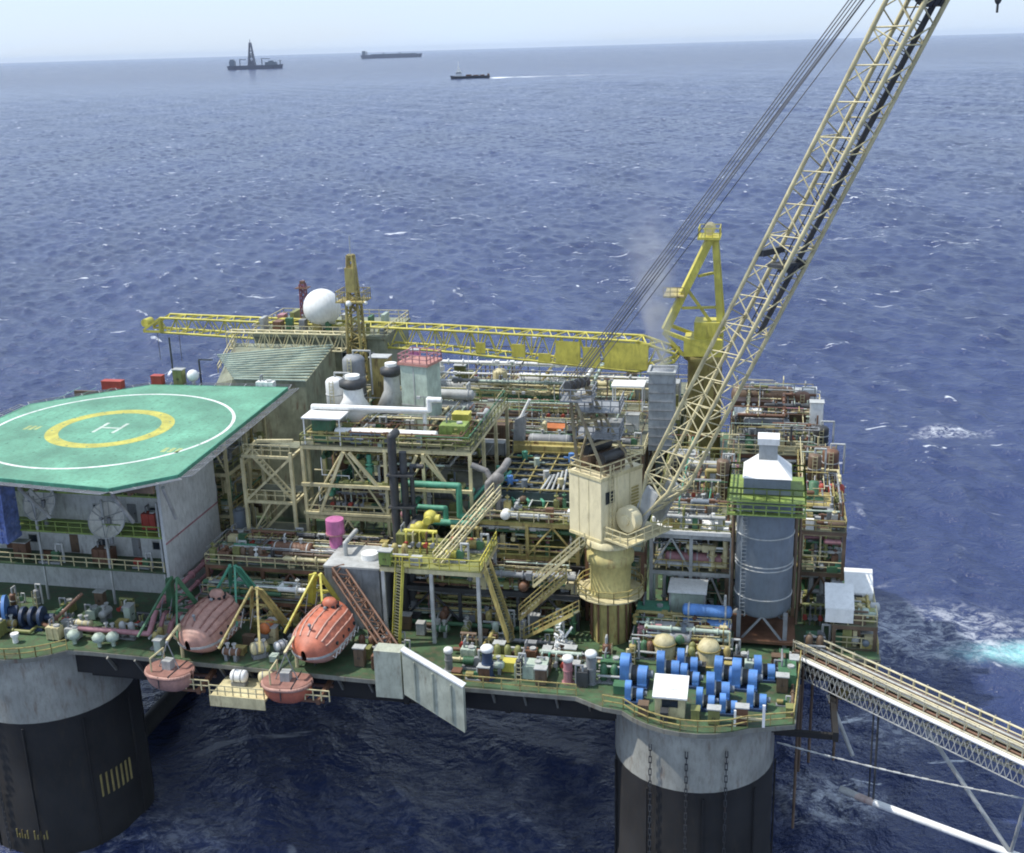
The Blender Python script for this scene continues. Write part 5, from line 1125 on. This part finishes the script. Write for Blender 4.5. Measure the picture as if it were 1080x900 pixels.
for k,c,u,v,kw in (('hvessel','brown',22.4,54,dict(r=1.3,l=7)),('container','lightgrey',25.4,56,dict(w=5,d=2.2,h=2.2)),('container','rust',21.2,50,dict(w=5,d=2,h=2.4)),('cabinet','white',29.0,43.6,dict(w=1.6,d=1.4,h=4.2)),('hvessel','white',20.6,46.5,dict(r=.9,l=3)),('vvessel','rust',27.4,50,dict(r=1.0,h=3.6)),('tank','brown',27.0,46,dict(w=3,d=2,h=2.4)),('exchanger','grey',23,41,dict(l=5)),('manifold','rust',26,39,dict(w=4.6,n=7,h=2.6)),('vvessel','dark',29.4,37.5,dict(r=.9,h=3)),('pump','lightgrey',20.4,39,{}),('tank','white',28.4,52.6,dict(w=1.8,d=1.6,h=3.4))): eq(k,c,W,(u,v,33),**kw)
module('side_module','green and brown narrow module on the gangway side behind the stack','module',(26.6,31.2,12,34,24),[28.5,33],'brown',70,plate='plate',topbox=2.5,bayu=4.4)
t = thing('green_scrubber','green upright scrubber behind the exhaust stack on the gangway side','vessel',(28.0,17.5,24))
ob('shell', MB().lathe([(1.5,0),(1.5,9.4),(1.1,10.4),(.5,10.8),(.5,12.2),(.01,12.3)],n=22), 'green', t); m = MB()
for z in (3.4,6.8,10.2): m.box(-2.1,2.1,-2.1,2.1,z,z+.12).rail([(-2,-2,z+.12),(2,-2,z+.12),(2,2,z+.12)],step=1)
ob('gallery', m, 'ochre', t); ob('pipe', MB().pipe([(-1.7,-1,0),(-1.7,-1,11.2),(0,-.4,11.2)],.25).pipe([(2,-.6,0),(2,-.6,9)],.3), 'rust', t)
W='on the narrow gangway-side module'
for k,c,u,v,kw in (('vvessel','rust',30,26,dict(r=.9,h=4)),('tank','dark',28.6,30,dict(w=3,d=2)),('vvessel','brown',28.2,23,dict(r=.7,h=4.4)),('filters','red',30.0,21,{}),('manifold','brown',29,32.4,dict(w=3.6,n=6))): eq(k,c,W,(u,v,33),**kw)
module('landing_module','dark brown landing frame at the head of the gangway','module',(29.8,34.0,4.4,11.6,18),[21.0,24.2,26.6],'brown',40,plate='plate',topbox=1.4,bayu=4)
for (u,v,z,l) in ((30.4,6.0,26.6,'white tilted roof hut at the head of the gangway, nearer one'),(32.4,9.8,26.6,'white tilted roof hut at the head of the gangway, farther one')):
    t = thing('gangway_hut',l,'hut',(u,v,z)); ob('body', MB().box(-1.1,1.1,-.9,.9,0,1.8), 'lightgrey', t)
    ob('roof', MB().add([(-1.35,-1.5,1.5),(1.35,-1.5,1.5),(1.35,1.2,2.9),(-1.35,1.2,2.9),(-1.35,-1.5,1.65),(1.35,-1.5,1.65),(1.35,1.2,3.05),(-1.35,1.2,3.05)],[(0,3,2,1),(4,5,6,7),(0,1,5,4),(1,2,6,5),(2,3,7,6),(3,0,4,7)]), 'white', t); ob('front_sheet', MB().box(-1.3,1.3,-1.58,-1.51,.2,1.6), 'white', t)
W='along the deck edge behind the gangway'
for k,c,u,v,kw in (('pump','green',28.4,5.6,{}),('manifold','olive',28.4,9.6,dict(w=2.6,n=5)),('tank','green',25.6,-2.4,dict(w=1.6,d=3,h=1.4)),('filters','brown',28.2,3.6,dict(n=2))): eq(k,c,W,(u,v,24),**kw)
# back wall under the modules, near black: the opening's shade painted into its colour
t = thing('shade_painted_wall','back wall painted near black as shade under the valve platform and crane stairs','building',(-4,10,24))
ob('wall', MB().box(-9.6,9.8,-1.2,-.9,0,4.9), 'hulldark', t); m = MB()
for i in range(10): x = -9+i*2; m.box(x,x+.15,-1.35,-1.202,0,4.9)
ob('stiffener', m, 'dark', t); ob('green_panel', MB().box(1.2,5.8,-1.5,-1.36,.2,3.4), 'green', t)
# hut row between the stack and the gangway
# ------------------------------------------------------------------ gangway
G0, gd = V((27.0,3.9,24.0)), V((.757,-.653,0)); gn = V((.653,.757,0)); zz = V((0,0,1))
g = thing('gangway','long pale lattice gangway leading off the deck corner over the water','gangway',tuple(G0))
LN = 34
m = MB().bar((0,0,0), gd*LN, 2.4, .15); ob('floor', m, 'brown', g)
m = MB()
for s in (-1.2,1.2):
    for z in (-1.1,.1,1.2): m.cyl(gn*s+zz*z, gd*LN+gn*s+zz*z, .13 if z<1 else .1, n=7)
    k = 26
    for i in range(k+1):
        p = gd*(LN*i/k)+gn*s; m.bar(p-zz*1.1,p+zz*1.4,.1)
        if i<k: q = gd*(LN*(i+1)/k)+gn*s; m.bar(p-zz*1.1,q+zz*.1,.09)
for i in range(27): p = gd*(LN*i/26); m.bar(p-gn*1.35-zz*1.1,p+gn*1.35-zz*1.1,.1); m.bar(p-gn*1.35-zz*1.1, gd*(LN*min(26,i+1)/26)+gn*1.35-zz*1.1,.08)
ob('truss', m, paint('gangway',(.46,.43,.32),rust=.4), g)
ob('handrail', MB().rail([gn*1.0+zz*.1,gd*LN+gn*1.0+zz*.1],step=1.3,h=1.2).rail([-gn*.9+zz*.1,gd*LN-gn*.9+zz*.1],step=1.3), 'beige', g)
for s,z,r,c in ((-1.75,.15,.2,'white'),(-.55,.45,.13,'lightgrey'),(.1,.45,.12,'cream'),(.6,.5,.12,'lightgrey'),(1.0,.4,.1,'brown'),(-1.0,.3,.1,'rust'),(-.25,.25,.1,'grey')): ob('service_pipe', MB().cyl(gn*s+zz*z, gd*LN+gn*s+zz*z, r, n=9), c, g)
m = MB()
for i in range(60): p = gd*(LN*i/60)-gn*1.7; q = gd*(LN*(i+1)/60)-gn*1.7; m.bar(p-zz*.2,q-zz*1.9,.05).bar(p-zz*1.9,q-zz*.2,.05)
m.bar(-gn*1.7-zz*1.9, gd*LN-gn*1.7-zz*1.9,.08); ob('side_net', m, 'lightgrey', g)
ch = thing('support_truss','white tubular support truss hanging below the gangway','truss',(31.2,-1.6,12.4)); O2 = V((31.2,-1.6,12.4))
def T2(*p): return V(p)-O2
ob('lower_chord', MB().cyl(T2(33.9,-2.9,12.3), T2(49,-10.1,12.0), .34, n=12), 'white', ch); ob('lower_chord', MB().cyl(T2(31.0,-1.4,12.4),T2(33.0,-2.4,12.3),.34,n=12), 'lightgrey', ch); ob('end_collar', MB().cyl(T2(32.4,-2.1,12.3),T2(33.95,-2.95,12.3),.36,n=12), paint('fadedred',(.48,.38,.34),rust=.4,rustcol=(.42,.16,.13)), ch)
for p,q,r in (((37.2,-5.6,22.6),(44.9,-8.2,12.3),.2),((29.6,1.3,20.8),(32.0,-.6,15.6),.2),((45.2,-12.0,22.6),(45.0,-8.2,12.2),.16)): ob('strut', MB().cyl(T2(*p),T2(*q),r,n=9), 'lightgrey', ch)
ob('strut', MB().cyl(T2(33.9,-2.0,22.6),T2(33.9,-2.9,12.3),.1,n=7).cyl(T2(33.5,-1.7,22.6),T2(33.5,-2.6,12.3),.08,n=7), 'dark', ch)
m = MB(); pts = []
for i in range(41):
    t_ = i/40; p = V((24.9,-6.5,20)).lerp(V((48,-11.5,19.6)),t_)-zz*(1.6*4*t_*(1-t_))*.25; pts.append(p)
for i,(a,b) in enumerate(zip(pts,pts[1:])): m.cyl(a,b,.1 if i%2 else .06,n=6)
o = solo('mooring_line', m, 'lightgrey', 'pale slack line strung from the pale leg below the gangway', 'rope')
m = MB()
for x,y in ((27.2,1.5),(28.2,3.2),(30.6,4.0),(26.8,-2.0)): m.cyl((x,y,8 if x<27 else 12),(x,y,23.4),.14,n=7)
solo('hanging_hose', m, 'brown', 'dark brown hoses hanging below the gangway head', 'hoses')

# ---- crowded main deck: small skids, bottles, boxes, pipes lying along the deck
module('understorey','added pipe-filled understorey, coloured dark as shade below the valve platform','module',(-13.2,5.4,4.2,8.6,24),[27.8],'dark',80,plate='dark',topbox=1.8,bayu=6,rails=False)  # added to shade the open deck; dark plate and posts deepen that shade
module('boat_deck_rack','rusty pipe rack on the boat deck behind the davits','module',(-34.4,-21,1.2,3.6,24),[26.4],'rust',60,plate='plate',topbox=1.4,bayu=5,rails=False)
module('winch_deck_rack','green grey pipe rack on the deck behind the blue winches','module',(10.8,20.6,.2,4.4,24),[25.2],'grey',70,plate='deck',topbox=1.6,bayu=5,rails=False)
module('stack_side_rack','brown pipe rack beside the foot of the exhaust stack','module',(19.4,26.4,9.4,12.0,24),[28,32],'brown',60,plate='plate',topbox=2,bayu=4)
module('pedestal_rack','brown pipe rack behind the crane pedestal','module',(5.6,11.6,6.6,9.4,24),[28.2,32],'rust',60,plate='plate',topbox=1.6,bayu=4)
def deck_pipe(lab, pts, r, c):
    m = MB().pipe(pts, r, 8); 
    for a, b in zip(pts, pts[1:]):
        a, b = V(a), V(b); k = int((b-a).length/2.5); d_ = (b-a).normalized()
        for i in range(k): m.cyl(a+d_*(1+2.5*i), a+d_*(1.15+2.5*i), r*1.6, n=8)
    solo('deck_pipe', m, c, lab, 'pipe')
deck_pipe('cream pipe along the deck front behind the ventilators', [(-6,-3.9,24.4),(4,-3.9,24.4),(4,-2.4,24.4),(11,-2.4,24.4),(11,-2.4,26)], .16, 'cream')
deck_pipe('rust brown pipe along the deck front behind the ventilators', [(-6,-2.2,24.5),(9,-2.2,24.5),(9,.8,24.5)], .22, 'rust')
deck_pipe('grey pipe running past the foot of the crane pedestal', [(-6,.6,24.4),(5.4,.6,24.4),(5.4,-1.2,24.4),(12,-1.2,24.4)], .2, 'grey')
deck_pipe('green pipe in front of the dark understorey', [(-12,2.9,24.5),(5,2.9,24.5),(5,2.9,27)], .24, 'green')
deck_pipe('olive pipe along the hull edge under the helideck', [(-58,-5.2,24.35),(-50,-5.2,24.35),(-50,-4.0,24.35),(-37.4,-4.0,24.35)], .18, 'olive')
deck_pipe('rusty pipe slanting across the deck under the helideck', [(-52,-2.0,24.3),(-48.2,-4.8,24.9),(-45.4,-2.2,27.6)], .2, 'rust')
deck_pipe('brown pipe on the gangway-side deck edge', [(26,-9,24.4),(26.2,-1,24.4),(26.2,2.2,24.4),(30,3.6,24.4)], .15, 'brown')
def scatter(n, box, where, kinds):
    used = []
    for i in range(n):
        for _ in range(30):
            u, v = random.uniform(*box[0]), random.uniform(*box[1])
            if all(abs(u-a)>1.5 or abs(v-b)>1.15 for a,b in used): break
        else: continue
        used.append((u,v)); k = random.choice(kinds); c = random.choice(['green','palegreen','olive','rust','brown','grey','cream','dark','lightgrey','ochre'])
        kw = {'pump':dict(s=random.uniform(.5,.75)),'filters':dict(n=2),'crate':dict(w=random.uniform(.7,1.3),d=random.uniform(.6,1.0),h=random.uniform(.6,1.3)),'tank':dict(w=1.4,d=.9,h=random.uniform(.9,1.6)),'cabinet':dict(w=1.0,d=.7,h=random.uniform(1.3,2.1)),'manifold':dict(w=1.6,n=3,h=1.5),'vvessel':dict(r=.35,h=random.uniform(1.6,2.6)),'hvessel':dict(r=.4,l=1.5)}[k]
        eq(k, c, where, (u,v,24), random.choice([0,0,pi/2]), **kw)
KS = ['pump','crate','tank','cabinet','manifold','vvessel','hvessel','filters']
scatter(22, ((-5,9),(-7,-.2)), 'between slab and winches', KS)
scatter(20, ((-13,4.6),(1,4.0)), 'in front of the dark understorey', KS)
scatter(26, ((-57,-37.5),(-6.2,2)), 'on deck under the helideck', KS)
scatter(14, ((-27.2,-22.2),(-7,1)), 'between the lifeboats', ['crate','vvessel','hvessel','cabinet','pump'])
scatter(11, ((-15.6,-11),(-6.6,0)), 'beside the pale slab', KS)
scatter(12, ((11,25.6),(-2.4,.0)), 'behind the blue winches', KS)
scatter(9, ((-37,-33.6),(-7,3)), 'beside the faded pink lifeboat', KS)
scatter(8, ((24.4,26.3),(-9,2)), 'on the gangway-side deck edge', ['crate','vvessel','cabinet','pump'])
scatter(8, ((12.5,22),(-11.2,-9.6)), 'on the pale-leg deck lip', ['crate','cabinet','vvessel'])
flush_queue()
# ------------------------------------------------------------------ ships
def world_thing(name, label, cat, loc, rz): 
    e = thing(name, label, cat); e.matrix_world = Matrix.Translation(loc) @ Matrix.Rotation(rz,4,'Z'); return e
def hullmb(L_, W_, h, bow=.16, rake=.04):
    pl = [(-L_/2,-W_/2),(L_/2-L_*bow,-W_/2),(L_/2,0),(L_/2-L_*bow,W_/2),(-L_/2,W_/2)]; n = 5
    lo = [(x*(1-rake),y*.85,-2) for x,y in pl]; hi = [(x,y,h+(2.2 if i==2 else 0)) for i,(x,y) in enumerate(pl)]
    return MB().add(lo+hi,[tuple(range(n))[::-1],tuple(range(n,2*n))]+[(i,(i+1)%n,n+(i+1)%n,n+i) for i in range(n)])
s_ = world_thing('supply_ship','dark supply ship with white bridge trailing a white wake','ship',(-88,3494,0),R(180))
ob('hull', hullmb(112,20,7), paint('shiphull',(.03,.035,.05),rust=.1), s_); ob('bridge', MB().box(24,40,-8,8,7,19).box(27,37,-6,6,19,25).box(29,35,-4,4,25,30), 'white', s_); ob('mast', MB().cyl((32,0,30),(32,0,46),.9,.5,n=6).bar((32,-4,40),(32,4,40),.6), 'white', s_)
ob('cargo', MB().box(-40,-28,-7,7,7,10).box(-24,-8,-6,6,7,9.5).box(-4,12,-7,7,7,11).box(-54,-48,-7,7,7,12), 'rust', s_); ob('window', MB().box(39.9,40.3,-7,7,15,17.4).box(25,39,-8.3,-8.01,15,17.2).box(25,39,8.01,8.3,15,17.2), 'glass', s_)
s_ = world_thing('drillship','haze-paled grey drill ship with a tall derrick far out on the sea','ship',(-1455,7400,0),R(0))
ob('hull', hullmb(330,46,22), paint('hazed_drillhull',(.13,.14,.18),rust=.1), s_); ob('derrick', MB().lattice((-20,0,22),(-20,0,150),(38,38),(9,9),(0,1,0),(1,0,0),3.2,1.8,7).box(-38,-2,-18,18,22,46).cyl((-20,0,150),(-20,0,168),2,n=6), paint('hazed_drillgrey',(.14,.15,.19),rust=0), s_)  # hull and derrick colours lightened to carry distance haze
ob('deckhouse', MB().box(-150,-118,-20,20,22,48).box(-146,-124,-16,16,48,58).box(60,128,-18,18,22,38).box(80,110,-14,14,38,46), 'steel', s_); ob('crane', MB().cyl((40,0,22),(40,0,60),3).bar((40,0,60),(90,0,56),4).cyl((-90,0,22),(-90,0,58),3).bar((-90,0,58),(-52,0,54),4), 'steel', s_); ob('helideck', MB().cyl((148,0,44),(148,0,46),14,n=12).cyl((148,0,20),(148,0,44),3), 'steel', s_)
s_ = world_thing('tanker','long low tanker on the horizon','ship',(-1310,15000,0),R(0))
ob('hull', hullmb(740,80,42,.07), paint('hazed_tankhull',(.15,.16,.20),rust=0), s_); ob('deckhouse', MB().box(-350,-310,-30,30,42,88).box(-300,-290,-8,8,42,80), 'steel', s_); ob('deck_gear', MB().box(-250,300,-10,10,42,50).box(-100,-90,-20,20,42,64).box(100,110,-20,20,42,64), 'steel', s_)  # hull colour faded lighter, distance haze mixed into the paint
# ------------------------------------------------------------------ steam and air
def vol(name, mb, col_, dens, noise=None, an=.2):
    m = bpy.data.materials.new(name); m.use_nodes = True; nt = m.node_tree; nt.nodes.clear(); N = nt.nodes.new; L = nt.links.new
    o_ = N('ShaderNodeOutputMaterial'); v = N('ShaderNodeVolumePrincipled'); v.inputs['Color'].default_value = (*col_,1); v.inputs['Density'].default_value = dens; v.inputs['Anisotropy'].default_value = an
    L(v.outputs[0], o_.inputs['Volume'])
    if noise:                                    # drifting column: thins out sideways and with height
        def M(op, *xs):
            n = N('ShaderNodeMath'); n.operation = op
            for i, x in enumerate(xs):
                if isinstance(x, (int, float)): n.inputs[i].default_value = x
                else: L(x, n.inputs[i])
            return n.outputs[0]
        tc = N('ShaderNodeTexCoord'); s = N('ShaderNodeSeparateXYZ'); L(tc.outputs['Object'], s.inputs[0]); X, Y, Z = s.outputs
        n = N('ShaderNodeTexNoise'); n.inputs['Scale'].default_value = .3; n.inputs['Detail'].default_value = 5; n.inputs['Distortion'].default_value = .8; L(tc.outputs['Object'], n.inputs['Vector'])
        xx = M('ADD', X, M('MULTIPLY', Z, .10)); rad = M('ADD', 1.2, M('MULTIPLY', Z, .18))
        r = M('DIVIDE', M('SQRT', M('ADD', M('MULTIPLY', xx, xx), M('MULTIPLY', Y, Y))), rad)
        q = N('ShaderNodeMapRange'); q.interpolation_type = 'SMOOTHSTEP'; q.inputs[1].default_value = .1; q.inputs[2].default_value = 1; q.inputs[3].default_value = 1; q.inputs[4].default_value = 0; L(r, q.inputs[0])
        h = N('ShaderNodeMapRange'); h.interpolation_type = 'SMOOTHERSTEP'; h.inputs[1].default_value = -2; h.inputs[2].default_value = 32; h.inputs[3].default_value = 1; h.inputs[4].default_value = 0; L(Z, h.inputs[0])
        c = N('ShaderNodeMapRange'); c.inputs[1].default_value = .38; c.inputs[2].default_value = .7; c.inputs[3].default_value = .1; L(n.outputs[0], c.inputs[0])
        L(M('MULTIPLY', M('MULTIPLY', q.outputs[0], M('POWER', h.outputs[0], 3.2)), M('MULTIPLY', c.outputs[0], dens)), v.inputs['Density'])
    o = ob(name, mb, m); o['kind'] = 'stuff'; return o
m = MB().box(-11,6,-7.5,7.5,0,33)
o = vol('steam_plume', m, (.95,.96,1), 1.5, noise=True); o.matrix_world = PLAT @ Matrix.Translation((10.6,36.2,42.7)); o['label'] = 'thin white steam drifting up from the grey louvred tower'; o['category'] = 'steam'
HAZE = True
if HAZE:
    hb = MB().box(-40000,40000,-1500,42000,-4,190); o = vol('haze', hb, (.66,.78,1.0), .000015, an=.0)
dups = [k for k, v in LABELS.items() if len(v) > 1 and not (k is None)]
if dups: print('DUPLICATE LABELS', dups)
